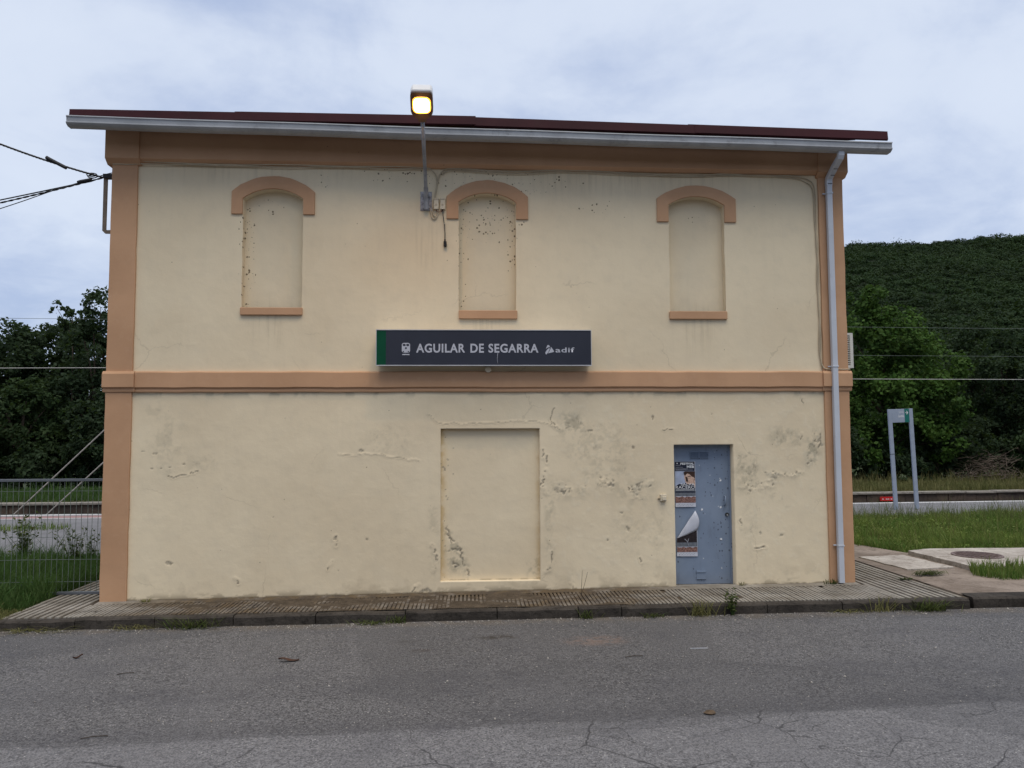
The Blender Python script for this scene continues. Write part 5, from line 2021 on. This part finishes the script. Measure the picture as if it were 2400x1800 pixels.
# junction boxes and hanging plug lead beside the lamp
for i, (x0_, lab) in enumerate(((-0.545, 'left of two cream junction boxes beside the lamp foot'), (-0.45, 'right of two cream junction boxes, with the black lead hanging from it'))):
    t = thing('junction_box', lab, 'junction box', (x0_ + 0.035, 0, 5.65), 'junction boxes by the lamp')
    m = MB()
    m.box(x0_, x0_ + 0.072, -0.05, 0, 5.645, 5.80)
    obj('box', m, M['beige'], t, bevel=0.006)
    m = MB()
    m.box(x0_ - 0.004, x0_ + 0.076, -0.06, -0.0, 5.795, 5.812)
    obj('lid', m, M['beige'], t, bevel=0.003)
    m = MB()
    m.tube([(x0_ + 0.036, -0.049, 5.712), (x0_ + 0.036, -0.056, 5.712)], 0.014, 12)
    obj('knockout', m, M['cable'], t)
pl = thing('hanging_lead', 'black lead with a plug hanging below the junction boxes', 'cable', (-0.41, -0.03, 5.64))
m = MB()
m.tube([(-0.412, -0.03, 5.645), (-0.408, -0.028, 5.55), (-0.385, -0.024, 5.40), (-0.378, -0.02, 5.28), (-0.38, -0.018, 5.19)], 0.0065, 6, up=Vector((1, 0, 0)))
obj('lead', m, M['black'], pl)
m = MB()
m.tube([(-0.38, -0.02, 5.20), (-0.378, -0.022, 5.16)], 0.012, 8, up=Vector((1, 0, 0)))
m.tube([(-0.378, -0.024, 5.165), (-0.377, -0.026, 5.14), (-0.376, -0.028, 5.085)], 0.024, 10, up=Vector((1, 0, 0)))
obj('plug', m, M['black'], pl, bevel=0.004)
m = MB()
m.tube([(-0.382, -0.024, 5.44), (-0.384, -0.024, 5.425)], 0.012, 8, up=Vector((1, 0, 0)))
obj('cable_tie', m, M['beige'], pl)
m = MB()
m.tube([(-0.505, -0.03, 5.645), (-0.50, -0.03, 5.615), (-0.47, -0.03, 5.605), (-0.43, -0.03, 5.61), (-0.42, -0.03, 5.645)], 0.006, 6, up=Vector((0, 1, 0)))
solo('jumper_wire', m, M['darkred'], 'short dark red wire looping between the two junction boxes', 'wire')


def cable(name, pts, r, mat, label, cat='cable', n=6, wob=0.0, seed=0, sub=6, group=None):
    """smooth tube through points (Catmull-Rom)"""
    P = [Vector(p) for p in pts]
    P = [P[0] * 2 - P[1]] + P + [P[-1] * 2 - P[-2]]
    rn = random.Random(seed)
    out = []
    for i in range(1, len(P) - 2):
        for k in range(sub):
            t = k / sub
            a, b, c, d = P[i - 1], P[i], P[i + 1], P[i + 2]
            q = 0.5 * ((2 * b) + (c - a) * t + (2 * a - 5 * b + 4 * c - d) * t * t + (3 * b - a - 3 * c + d) * t ** 3)
            out.append(q + Vector((0, 0, rn.uniform(-wob, wob))))
    out.append(P[-2])
    m = MB()
    m.tube(out, r, n, up=Vector((0, 1, 0.02)))
    return solo(name, m, mat, label, cat, group=group, smooth=True)


GC = 'cream cables clipped along the facade'
cable('wall_cable', [(-5.2, -0.046, 6.28), (-4.9, -0.05, 6.31), (-4.2, -0.045, 6.285), (-3.5, -0.045, 6.272), (-2.6, -0.045, 6.285), (-1.9, -0.045, 6.272), (-1.1, -0.045, 6.28), (-0.68, -0.04, 6.27), (-0.56, -0.03, 6.22),
                     (-0.50, -0.018, 6.10), (-0.52, -0.018, 5.85), (-0.56, -0.02, 5.66), (-0.55, -0.02, 5.56), (-0.51, -0.02, 5.54), (-0.49, -0.02, 5.58), (-0.505, -0.02, 5.645)],
      0.0095, M['cable'], 'cream cable running from the left corner along the cornice to the lamp', group=GC, wob=0.003, seed=1)
cable('wall_cable', [(-5.2, -0.046, 6.255), (-4.6, -0.046, 6.268), (-3.8, -0.04, 6.262), (-2.9, -0.04, 6.25), (-2.0, -0.04, 6.262), (-1.2, -0.04, 6.252), (-0.70, -0.03, 6.255)],
      0.008, M['cable'], 'thinner cream cable just below the cornice left of the lamp', group=GC, wob=0.003, seed=2)
cable('wall_cable', [(-0.60, -0.02, 5.66), (-0.57, -0.02, 5.52), (-0.52, -0.02, 5.51), (-0.49, -0.02, 5.60), (-0.53, -0.02, 5.80), (-0.49, -0.018, 6.05), (-0.44, -0.018, 6.20), (-0.33, -0.03, 6.262), (0.0, -0.04, 6.255), (0.6, -0.03, 6.232),
                     (1.3, -0.035, 6.262), (1.8, -0.035, 6.258), (2.4, -0.03, 6.235), (3.3, -0.025, 6.215), (3.9, -0.03, 6.24), (4.4, -0.03, 6.215), (4.9, -0.03, 6.225), (5.16, -0.02, 6.17), (5.255, -0.018, 6.03), (5.265, -0.018, 5.6),
                     (5.255, -0.018, 5.2), (5.275, -0.018, 4.8), (5.262, -0.018, 4.3), (5.28, -0.018, 3.8), (5.27, -0.018, 3.45), (5.30, -0.03, 3.30), (5.36, -0.06, 3.262), (5.6, -0.05, 3.26), (5.70, -0.04, 3.26), (5.705, 0.2, 3.262)],
      0.0095, M['cable'], 'cream cable sagging under the cornice right of the lamp and down the pilaster edge', group=GC, seed=3, wob=0.002)
cable('wall_cable', [(-0.42, -0.018, 6.17), (-0.30, -0.028, 6.236), (0.1, -0.03, 6.225), (0.7, -0.03, 6.20), (1.4, -0.03, 6.24), (2.3, -0.03, 6.215), (3.3, -0.02, 6.195), (4.0, -0.02, 6.22), (4.85, -0.02, 6.20), (5.12, -0.018, 6.13), (5.225, -0.018, 6.0),
                     (5.245, -0.018, 5.5), (5.275, -0.018, 5.1), (5.25, -0.018, 4.6), (5.275, -0.018, 4.1), (5.25, -0.018, 3.6), (5.29, -0.03, 3.28)],
      0.008, M['cable'], 'second cream cable under the cornice right of the lamp, ending at the string course', group=GC, seed=4, wob=0.002)

# wall switch by the door
sw = thing('wall_switch', 'small cream switch box on the wall left of the blue door', 'switch', (2.83, 0, 1.36))
m = MB()
m.box(2.785, 2.872, -0.045, 0.006, 1.315, 1.415)
obj('box', m, M['beige'], sw, bevel=0.006)
m = MB()
m.box(2.805, 2.868, -0.062, -0.045, 1.33, 1.385)
obj('rocker', m, M['beige'], sw, bevel=0.005)
m = MB()
m.tube([(2.79, -0.02, 1.36), (2.765, -0.015, 1.36), (2.76, 0.004, 1.345)], 0.012, 8)
obj('conduit_stub', m, M['cable'], sw)

# ------------------------------------------------------------------ posters on the door
M['p_navy'] = simple('poster dark blue ink', (0.012, 0.016, 0.035), 0.5, var=0.1)
M['p_sky'] = simple('poster pale blue ink', (0.36, 0.42, 0.56), 0.5, var=0.15, vscale=9)
M['p_skin'] = simple('poster skin tone', (0.52, 0.36, 0.28), 0.5, var=0.35, vscale=40)
M['p_hair'] = simple('poster brown hair', (0.045, 0.024, 0.016), 0.5, var=0.3, vscale=60)
M['p_earth'] = simple('poster earth picture', (0.21, 0.115, 0.095), 0.5, var=0.55, vscale=45)
M['p_dusk'] = simple('poster grey dusk', (0.13, 0.145, 0.17), 0.5, var=0.2, vscale=25)
M['p_dark'] = simple('poster dark picture', (0.022, 0.016, 0.018), 0.5, var=0.4, vscale=30)
M['paper'] = simple('white poster paper', (0.52, 0.54, 0.61), 0.6, var=0.04)
M['p_grey'] = simple('poster grey small print', (0.26, 0.27, 0.31), 0.5, var=0.3, vscale=80)
YD = 0.134


def poster_bottom(t, x0, x1, z0, zs, dz):
    """landscape photo with bare sapling, white strip with small print"""
    plate('dusk_sky', rect(x0, x1, zs + 0.098 * dz, zs + 0.175 * dz), YD - 0.0013, M['p_dusk'], t)
    e = [(x0, zs), (x1, zs)] + [(x1 - (x1 - x0) * i / 9, zs + dz * (0.088 + 0.008 * math.sin(i * 2.3))) for i in range(10)]
    plate('ploughed_earth', e, YD - 0.0026, M['p_earth'], t)
    m = MB()
    for i in range(12):
        xx = x0 + 0.03 + (x1 - x0 - 0.06) * i / 12
        m.box(xx, xx + 0.014, YD - 0.0016, YD - 0.0013, z0 + 0.022 + 0.008 * (i % 2), z0 + 0.030 + 0.008 * (i % 2))
        m.box(xx, xx + 0.010, YD - 0.0016, YD - 0.0013, z0 + 0.010, z0 + 0.015)
    obj('small_print', m, M['p_grey'], t)


px0, px1 = 3.052, 3.352
p1 = thing('poster', 'dark festival poster with a man portrait at the top left of the blue door', 'poster', (3.2, YD, 1.55), 'posters on the blue door')
plate('sheet', rect(px0, px1 + 0.008, 1.213, 1.888), YD, M['paper'], p1)
plate('banner', rect(px0, px1, 1.745, 1.886), YD - 0.0012, M['p_navy'], p1)
text_mesh('FESTIVAL', 3.137, 3.342, 1.840, 1.872, YD - 0.0028, M['white'], p1, bold=0.03)
text_mesh('MEB', 3.232, 3.342, 1.792, 1.830, YD - 0.0028, M['white'], p1, bold=0.03)
m = MB()
for (a, b, z_) in ((0.01, 0.12, 1.800), (0.01, 0.09, 1.830), (0.01, 0.17, 1.772), (0.01, 0.27, 1.758), (0.0, 0.20, 1.776)):
    m.box(px0 + a, px0 + b, YD - 0.0026, YD - 0.0024, z_, z_ + 0.006)
obj('small_print', m, M['p_grey'], p1)
plate('star', disc(px0 + 0.035, 1.861, 0.009, 6), YD - 0.0025, M['white'], p1)
plate('portrait_background', rect(px0, px1 + 0.002, 1.478, 1.744), YD - 0.0012, M['p_sky'], p1)
po = plate('portrait', [(3.19, 1.478), (3.354, 1.478), (3.354, 1.735), (3.20, 1.735), (3.185, 1.70), (3.195, 1.66), (3.188, 1.635), (3.20, 1.62), (3.205, 1.585), (3.225, 1.56), (3.16, 1.535)], YD - 0.0026, M['p_skin'], p1)
plate('hair', [(3.185, 1.70), (3.20, 1.675), (3.235, 1.71), (3.27, 1.70), (3.31, 1.66), (3.335, 1.655), (3.354, 1.60), (3.354, 1.742), (3.20, 1.742), (3.18, 1.725)], YD - 0.004, M['p_hair'], po)
plate('shaded_cheek', [(3.205, 1.665), (3.235, 1.655), (3.245, 1.62), (3.24, 1.58), (3.215, 1.595), (3.212, 1.63)], YD - 0.004, M['p_hair'], po)
plate('brow', [(3.245, 1.668), (3.285, 1.672), (3.283, 1.663), (3.247, 1.658)], YD - 0.004, M['p_hair'], po)
plate('mouth', [(3.225, 1.603), (3.25, 1.608), (3.25, 1.600), (3.227, 1.597)], YD - 0.0054, M['p_dark'], po)
plate('ear', disc(3.333, 1.632, 0.014, 10), YD - 0.0054, M['p_skin'], po)
plate('dark_coat', [(px0, 1.478), (3.354, 1.478), (3.354, 1.50), (3.33, 1.545), (3.29, 1.555), (3.255, 1.545), (3.21, 1.57), (3.15, 1.55), (3.11, 1.555), (3.07, 1.53), (px0, 1.52)], YD - 0.0042, M['p_navy'], po)
text_mesh('SALVA', 3.135, 3.345, 1.530, 1.568, YD - 0.007, M['white'], p1)
text_mesh('RACERO', 3.058, 3.347, 1.482, 1.526, YD - 0.007, M['white'], p1)
m = MB()
m.box(px0 + 0.01, px1 - 0.02, YD - 0.003, YD - 0.0027, 1.462, 1.468)
obj('small_print', m, M['white'], p1)
plate('dusk_band', rect(px0, px1 + 0.003, 1.405, 1.477), YD - 0.0012, M['p_dusk'], p1)
plate('dark_line', rect(px0, px1 + 0.003, 1.425, 1.445), YD - 0.0024, M['p_navy'], p1)
poster_bottom(p1, px0 + 0.001, px1 + 0.006, 1.215, 1.275, 1.0)
m = MB()
m.box(3.222, 3.228, YD - 0.004, YD - 0.0027, 1.352, 1.398)
obj('bare_sapling_print', m, M['p_dark'], p1)

p2 = thing('poster', 'lower festival poster peeling with its white back folded down', 'poster', (3.2, YD, 0.75), 'posters on the blue door')
plate('sheet', [(3.06, 0.487), (3.372, 0.482), (3.372, 0.872), (3.06, 0.765)], YD, M['paper'], p2)
plate('dark_photo', [(3.062, 0.66), (3.366, 0.66), (3.366, 0.868), (3.062, 0.762)], YD - 0.0012, M['p_dark'], p2)
poster_bottom(p2, 3.062, 3.368, 0.489, 0.548, 0.8)
m = MB()
m.tube([(3.235, YD - 0.004, 0.64), (3.22, YD - 0.004, 0.70), (3.18, YD - 0.004, 0.74)], 0.006, 5, up=Vector((0, 1, 0)))
m.tube([(3.222, YD - 0.004, 0.69), (3.24, YD - 0.004, 0.745)], 0.005, 5, up=Vector((0, 1, 0)))
obj('pale_twig_print', m, M['p_grey'], p2)
# folded flap, curling away from the door with soft creases
fl = MB()
A0 = Vector((3.068, YD - 0.006, 0.752))
B0 = Vector((3.372, YD - 0.012, 0.872))
n_ = 12
vs = []
for i in range(n_ + 1):
    t = i / n_
    base = A0.lerp(B0, t) + Vector((0, 0, -0.006 * math.sin(t * 3)))
    tip = Vector((3.068 + (3.338 - 3.068) * t, 0, 0.757 + (1.158 - 0.757) * t))
    if t > 0.75:
        tip.x = 3.068 + 0.27 * t + 0.02 * (t - 0.75)
    for j in range(7):
        s = j / 6
        p = base.lerp(Vector((tip.x, base.y, tip.z)), s)
        p.x += 0.040 * math.sin(s * math.pi) * t * t
        p.y = YD - 0.008 - 0.024 * math.sin(s * math.pi * 0.85) * t - 0.004 * math.sin(t * 17)
        vs.append(p)
fl.add(vs, [(i * 7 + j, (i + 1) * 7 + j, (i + 1) * 7 + j + 1, i * 7 + j + 1) for i in range(n_) for j in range(6)])
o = obj('folded_flap', fl, M['paper'], p2, smooth=True)
sm = o.modifiers.new('thickness', 'SOLIDIFY')
sm.thickness = 0.0008

# ------------------------------------------------------------------ left: fence, bracket, service cables
fe = thing('wire_fence', 'green grey wire mesh fence left of the building corner', 'fence', (-7.2, 0.6, -0.05))
m = MB()
m.box(-9.6, -5.24, 0.585, 0.625, 1.635, 1.675)
obj('top_rail', m, M['fencerail'], fe, bevel=0.006)
m = MB()
m.box(-9.6, -5.24, 0.585, 0.625, -0.03, 0.012)
obj('bottom_rail', m, M['fencerail'], fe, bevel=0.006)
rf_ = random.Random(4)
for i in range(52):
    x = -5.30 - 0.083 * i
    m = MB()
    dx = rf_.uniform(-0.012, 0.012)
    m.tube([(x, 0.600, 0.01), (x + dx, 0.600 + rf_.uniform(-.006, .006), 0.8), (x + rf_.uniform(-.01, .01), 0.600, 1.64)], 0.0038, 5, up=Vector((0, 1, 0)))
    obj('vertical_wire', m, M['fence'], fe)
for z in (1.49, 1.15, 0.81, 0.48, 0.155):
    m = MB()
    m.tube([(-9.6, 0.606, z), (-8.0, 0.606, z - 0.006), (-6.5, 0.606, z + 0.004), (-5.24, 0.606, z)], 0.0034, 5)
    obj('horizontal_wire', m, M['fence'], fe)
m = MB()
m.box(-9.66, -9.60, 0.575, 0.635, -0.06, 1.72)
obj('post', m, M['fencerail'], fe, bevel=0.006)

br = thing('cable_bracket', 'brown iron bracket on the upper left building side holding the service cables', 'bracket', (-5.3, 0.3, 5.3))
m = MB()
m.sweep([(-5.16, 0.3, 5.345), (-5.425, 0.3, 5.345), (-5.452, 0.3, 5.372), (-5.452, 0.3, 6.20)], [(0.028, 0.012), (-0.028, 0.012), (-0.028, -0.012), (0.028, -0.012)], up=Vector((0, 1, 0)))
obj('frame', m, M['ironpaint'], br)
m = MB()
m.box(-5.475, -5.16, 0.25, 0.35, 6.155, 6.215)
obj('arm', m, M['black'], br)
GS = 'black service cables left of the building'


def twisted(name, p, q, sag, label, r=0.013, strands=2, turns=26, thick=None):
    t = thing(name, label, 'cable', tuple(Vector(q)), GS)
    P, Q = Vector(p), Vector(q)
    d = (Q - P).normalized()
    a = d.cross(Vector((0, 0, 1))).normalized()
    b = a.cross(d)
    for s in range(strands):
        pts = []
        for i in range(121):
            u = i / 120
            c = P.lerp(Q, u) - Vector((0, 0, sag * 4 * u * (1 - u)))
            ph = turns * u * 2 * math.pi + s * 2 * math.pi / strands
            pts.append(c + (a * math.cos(ph) + b * math.sin(ph)) * r * 0.9)
        m = MB()
        m.tube(pts, r, 5)
        obj('strand', m, M['black'], t)
    return t


tc_ = twisted('service_cable', (-9.6, 0.3, 7.9), (-5.47, 0.3, 6.165), 0.16, 'thick twisted black cable dropping from the upper left to the bracket', 0.009, 3)
m = MB()
m.tube([(-6.33, 0.3, 6.47), (-6.27, 0.3, 6.435), (-6.08, 0.3, 6.335), (-6.03, 0.3, 6.31)], 0.027, 10)
obj('splice', m, M['black'], tc_, bevel=0.006)
tc_ = twisted('service_cable', (-11.0, 0.3, 4.96), (-5.47, 0.3, 6.175), 0.10, 'twisted black cable rising from the left edge to the bracket', 0.008, 2)
m = MB()
m.tube([(-5.86, 0.3, 6.085), (-5.82, 0.3, 6.10), (-5.70, 0.3, 6.125), (-5.66, 0.3, 6.135)], 0.03, 10)
obj('clamp', m, M['black'], tc_, bevel=0.006)
cable('service_cable', [(-11.0, 0.32, 4.90), (-8.5, 0.32, 5.47), (-6.97, 0.32, 5.82), (-6.2, 0.32, 6.0), (-5.78, 0.32, 6.10)], 0.010, M['black'], 'plain black cable just under the rising twisted cable', group=GS)
cable('service_cable', [(-11.0, 0.34, 4.30), (-8.5, 0.34, 5.18), (-6.97, 0.34, 5.70), (-6.25, 0.34, 5.97), (-5.75, 0.34, 6.14), (-5.40, 0.34, 6.255), (-5.16, 0.34, 6.27)], 0.007, M['black'], 'thinnest black cable, lowest at the left edge, ending at the wall', group=GS)
for k_, (dz, rr_) in enumerate(((0.03, 0.05), (-0.02, 0.045))):
    pts = [(-5.66 + rr_ * math.cos(a) * 1.5, 0.3 + 0.02 * k_, 6.20 + dz * 0.4 + rr_ * 0.5 * math.sin(a)) for a in [i * 2 * math.pi / 12 for i in range(13)]]
    m = MB()
    m.tube(pts, 0.008, 5, up=Vector((0, 1, 0)))
    obj('loop', m, M['black'], tc_)

# ------------------------------------------------------------------ right: air conditioner, direction sign
ac = thing('air_conditioner', 'white air conditioner unit on the right side wall above the string course', 'air conditioner', (5.95, 1.1, 3.3))
m = MB()
m.box(5.80, 6.195, 0.80, 0.83, 3.355, 3.40)
m.box(5.80, 6.195, 0.80, 0.83, 3.885, 3.925)
m.box(6.146, 6.195, 0.80, 0.83, 3.40, 3.885)
m.box(5.80, 5.83, 0.80, 0.83, 3.40, 3.885)
m.box(6.17, 6.195, 0.83, 1.62, 3.355, 3.925)
m.box(5.80, 6.16, 0.83, 1.62, 3.89, 3.925)
m.box(5.80, 6.16, 0.83, 1.62, 3.355, 3.39)
m.box(5.80, 6.16, 1.59, 1.62, 3.39, 3.89)
obj('casing', m, M['acwhite'], ac)
m = MB()
m.box(5.82, 6.15, 0.86, 0.88, 3.395, 3.885)
obj('coil', m, M['acdark'], ac)
for i in range(13):
    z = 3.415 + i * 0.0365
    m = MB()
    m.box(5.83, 6.146, 0.805, 0.82, z, z + 0.015)
    obj('slat', m, M['acwhite'], ac)
m = MB()
m.box(5.66, 6.16, 0.92, 0.96, 3.30, 3.33)
m.box(5.66, 6.16, 1.45, 1.49, 3.30, 3.33)
m.box(5.66, 5.69, 0.92, 0.96, 3.0, 3.30)
m.box(5.66, 5.69, 1.45, 1.49, 3.0, 3.30)
m.box(6.05, 6.12, 0.90, 0.98, 3.33, 3.354)
m.box(6.05, 6.12, 1.43, 1.51, 3.33, 3.354)
obj('bracket', m, M['acdark'], ac)

ds = thing('direction_sign', 'leaning blue grey two post direction sign with green arrow panel on the lawn', 'sign', (13.45, 12.0, -0.05))
o_ = Vector((13.45, 12.0, -0.05))


def dsbox(name, x0, x1, y0, y1, z0, z1, mat, bev=0.006):
    m = MB()
    m.box(o_.x + x0, o_.x + x1, o_.y + y0, o_.y + y1, o_.z + z0, o_.z + z1)
    return obj(name, m, mat, ds, bevel=bev)


dsbox('post', -0.395, -0.275, -0.03, 0.03, 0, 3.10, M['signblue'])
dsbox('post', 0.275, 0.395, -0.03, 0.03, 0, 3.10, M['signblue'])
dsbox('panel', -0.274, 0.274, -0.022, 0.022, 2.68, 3.098, M['signblue'])
dsbox('green_panel', 0.13, 0.272, -0.026, -0.0225, 2.682, 3.096, M['teal'], 0)
dsbox('joint', -0.398, -0.272, -0.033, 0.033, 1.70, 1.715, M['black'], 0)
M['faint2'] = M['faint']
text_mesh('Salida', o_.x - 0.05, o_.x + 0.10, o_.z + 2.965, o_.z + 3.045, o_.y - 0.024, M['faint'], ds, bold=0.01)
text_mesh('Sortida', o_.x - 0.07, o_.x + 0.105, o_.z + 2.84, o_.z + 2.92, o_.y - 0.024, M['white'], ds, bold=0.012)
m = MB()
yq = o_.y - 0.0265
x_, z_ = o_.x + 0.20, o_.z + 2.98
m.prism_y([(x_ - 0.045, z_ - 0.008), (x_ + 0.02, z_ - 0.008), (x_ + 0.02, z_ + 0.008), (x_ - 0.045, z_ + 0.008)], yq - 0.002, yq)
m.prism_y([(x_ + 0.045, z_), (x_ - 0.002, z_ + 0.058), (x_ - 0.016, z_ + 0.047), (x_ + 0.022, z_), (x_ - 0.016, z_ - 0.047), (x_ - 0.002, z_ - 0.058)], yq - 0.005, yq - 0.003)
obj('arrow', m, M['white'], ds)
ds.rotation_euler = (0, math.radians(-1.8), 0)

m = MB()
m.box(16.05, 16.62, 18.30, 18.36, -0.36, -0.20)
rd = thing('red_board', 'small red board with white marks at the foot of the far platform wall', 'board', (16.3, 18.3, -0.35))
obj('board', m, M['red'], rd)
m = MB()
for a in (16.12, 16.26, 16.34, 16.46):
    m.box(a, a + 0.06, 18.296, 18.2995, -0.30, -0.27)
obj('marks', m, M['white'], rd)

# overhead line and guy wires
GO = 'overhead railway wires'
for (z0, z1, r, lab) in ((4.46, 4.28, 0.012, 'pale contact wire, lowest of the railway wires'), (6.2, 6.2, 0.007, 'thin carrier wire, highest of the railway wires'), (5.12, 5.15, 0.006, 'thin railway wire between contact wire and carrier wire')):
    m = MB()
    xs_ = -45 if z0 != 5.12 else 8
    m.tube([tr(xs_, 15.4) + (z0 + (0.0 if z0 != 4.46 else -0.14),), tr(-12, 15.4) + (z0 + (0.12 if z0 == 4.46 else 0.0),), tr(14, 15.4) + (z1,), tr(45, 15.4) + (z1,)], r, 5)
    solo('overhead_wire', m, M['wire'] if r > 0.01 else M['wire_old'], lab, 'wire', group=GO)
GG = 'pale guy wires behind the fence'
for (a, b, lab) in (((-15.95, -0.50), (-8.6, 6.70), 'upper of two slanting pale guy wires behind the fence'), ((-14.84, -0.50), (-7.7, 6.32), 'lower of two slanting pale guy wires behind the fence')):
    m = MB()
    m.tube([(a[0], 16.5, a[1]), (b[0], 16.5, b[1])], 0.022, 6)
    solo('guy_wire', m, M['guy'], lab, 'wire', group=GG)

# grit gathered along the kerb and loose on the road
def grit(n, seed):
    rng = np.random.default_rng(seed)
    x = rng.uniform(-6.5, 8.0, n)
    d = np.abs(rng.normal(0, 0.16, n))
    far = rng.random(n) < 0.25
    d[far] = rng.uniform(0.1, 3.6, far.sum())
    y = yk(x) - 0.012 - d
    x[far] = rng.uniform(-5.5, 6.5, far.sum())
    s_ = rng.uniform(0.003, 0.010, n) * np.where(rng.random(n) < 0.06, 1.8, 1.0)
    base = np.array([[1, 0, 0], [0, 1, 0], [-1, 0, 0], [0, -1, 0], [0, 0, 0.8], [0, 0, -0.5]], float)
    V = base[None] * s_[:, None, None] * rng.uniform(0.7, 1.3, (n, 6, 1)) + np.stack([x, y, zp(x) - 0.137], 1)[:, None]
    f = np.array([[0, 1, 4], [1, 2, 4], [2, 3, 4], [3, 0, 4], [1, 0, 5], [2, 1, 5], [3, 2, 5], [0, 3, 5]])
    F = (f[None] + (np.arange(n) * 6)[:, None, None]).reshape(-1, 3)
    o = np_mesh('grit', V.reshape(-1, 3), F, M['grit'])
    o['kind'] = 'stuff'


M['grit'] = simple('pale grit', (0.30, 0.28, 0.25), 0.85, var=0.6, vscale=30)
grit(2600, 91)


def broad_weeds(n, inside, bounds, z0, mat, seed, size=0.055):
    rng = np.random.default_rng(seed)
    x = rng.uniform(bounds[0], bounds[1], n)
    y = rng.uniform(bounds[2], bounds[3], n)
    ok = inside(x, y) & (fbm(x, y, 1.1, 3, seed) > 0.47)
    x, y = x[ok], y[ok]
    C = np.repeat(np.stack([x, y, np.full(len(x), z0)], 1), 6, 0)
    C = C + np.stack([rng.normal(0, 0.05, len(C)), rng.normal(0, 0.05, len(C)), rng.uniform(0.02, 0.17, len(C))], 1)
    V, F, T = leaf_quads(C, rand_dirs(len(C), 0.8, rng), np.full(len(C), size), rng, 0.55)
    o = np_mesh('lawn_weeds', V, F, mat, attrs={'tint': T})
    o['kind'] = 'stuff'


broad_weeds(2600, in_right, (5.7, 18, 2.4, 8.5), 0.05, M['grass_lush'], 92)
broad_weeds(1800, lambda x, y: (x < -6.1) & (y > 0.6) & (y < 3.4 - 0.12 * (x + 5)), (-12, -6, 0.5, 4.4), -0.05, M['grass_dark'], 93)

# ------------------------------------------------------------------ litter on the road
def dead_leaf(x, y, L, a, label, seed):
    rn = random.Random(seed)
    z = zp(x) - 0.138
    m = MB()
    n = 8
    vs = []
    for i in range(n + 1):
        t = i / n
        w = L * 0.16 * math.sin(math.pi * min(1, t * 0.95 + 0.03)) * rn.uniform(0.7, 1.2)
        u = (t - 0.5) * L
        zc = z + 0.012 + 0.014 * math.sin(t * 5 + seed)
        for s, dz in ((-1, 0.012), (0, 0.0), (1, 0.015)):
            vs.append((x + u * math.cos(a) - s * w * math.sin(a), y + u * math.sin(a) + s * w * math.cos(a), zc + dz))
    m.add(vs, [(i * 3 + j, (i + 1) * 3 + j, (i + 1) * 3 + j + 1, i * 3 + j + 1) for i in range(n) for j in range(2)])
    return solo('dead_leaf', m, M['deadleaf'], label, 'leaf', 'dead leaves on the road')


dead_leaf(-1.96, -2.72, 0.22, 0.05, 'long brown dead leaf on the road left of the middle', 1)
dead_leaf(-5.15, -2.75, 0.14, 0.1, 'dark dead leaf on the road at the left photo edge', 2)
dead_leaf(-4.35, -2.35, 0.10, 0.6, 'small dark leaf on the road below the left pilaster', 3)
m = MB()
rn = random.Random(6)
pv = []
for i in range(5):
    for j in range(8):
        a = j * math.pi / 4
        q = i / 4
        r_ = 0.042 * math.sin(math.pi * (0.12 + 0.76 * q)) * rn.uniform(0.8, 1.2)
        pv.append((2.04 + 1.3 * r_ * math.cos(a), -4.66 + r_ * math.sin(a), zp(2) - 0.145 + 0.034 * q))
m.add(pv, [(i * 8 + j, i * 8 + (j + 1) % 8, (i + 1) * 8 + (j + 1) % 8, (i + 1) * 8 + j) for i in range(4) for j in range(8)] + [tuple(32 + j for j in range(8))])
solo('pebble', m, M['pebble'], 'ochre stone lying on the asphalt seam right of the middle', 'stone')
for (x, y, L, a, lab) in ((-3.55, -3.0, 0.16, 0.3, 'short dark twig on the road near the left leaf'), (1.75, -2.95, 0.2, 0.15, 'thin twig on the road in front of the blind doorway'),
                          (-3.05, -4.72, 0.2, 0.25, 'bent dark twig on the asphalt seam at the left')):
    m = MB()
    z = zp(x) - 0.132
    m.tube([(x - L / 2 * math.cos(a), y - L / 2 * math.sin(a), z), (x, y + 0.01, z + 0.004), (x + L / 2 * math.cos(a), y + L / 2 * math.sin(a), z)], 0.004, 5)
    solo('twig', m, M['twig'], lab, 'twig', 'twigs on the road')
m = MB()
m.box(2.43, 2.63, -2.70, -2.692, zp(2.5) - 0.139, zp(2.5) - 0.135)
solo('chalk_scrap', m, M['faint'], 'thin white scrap lying on the road below the door', 'litter')
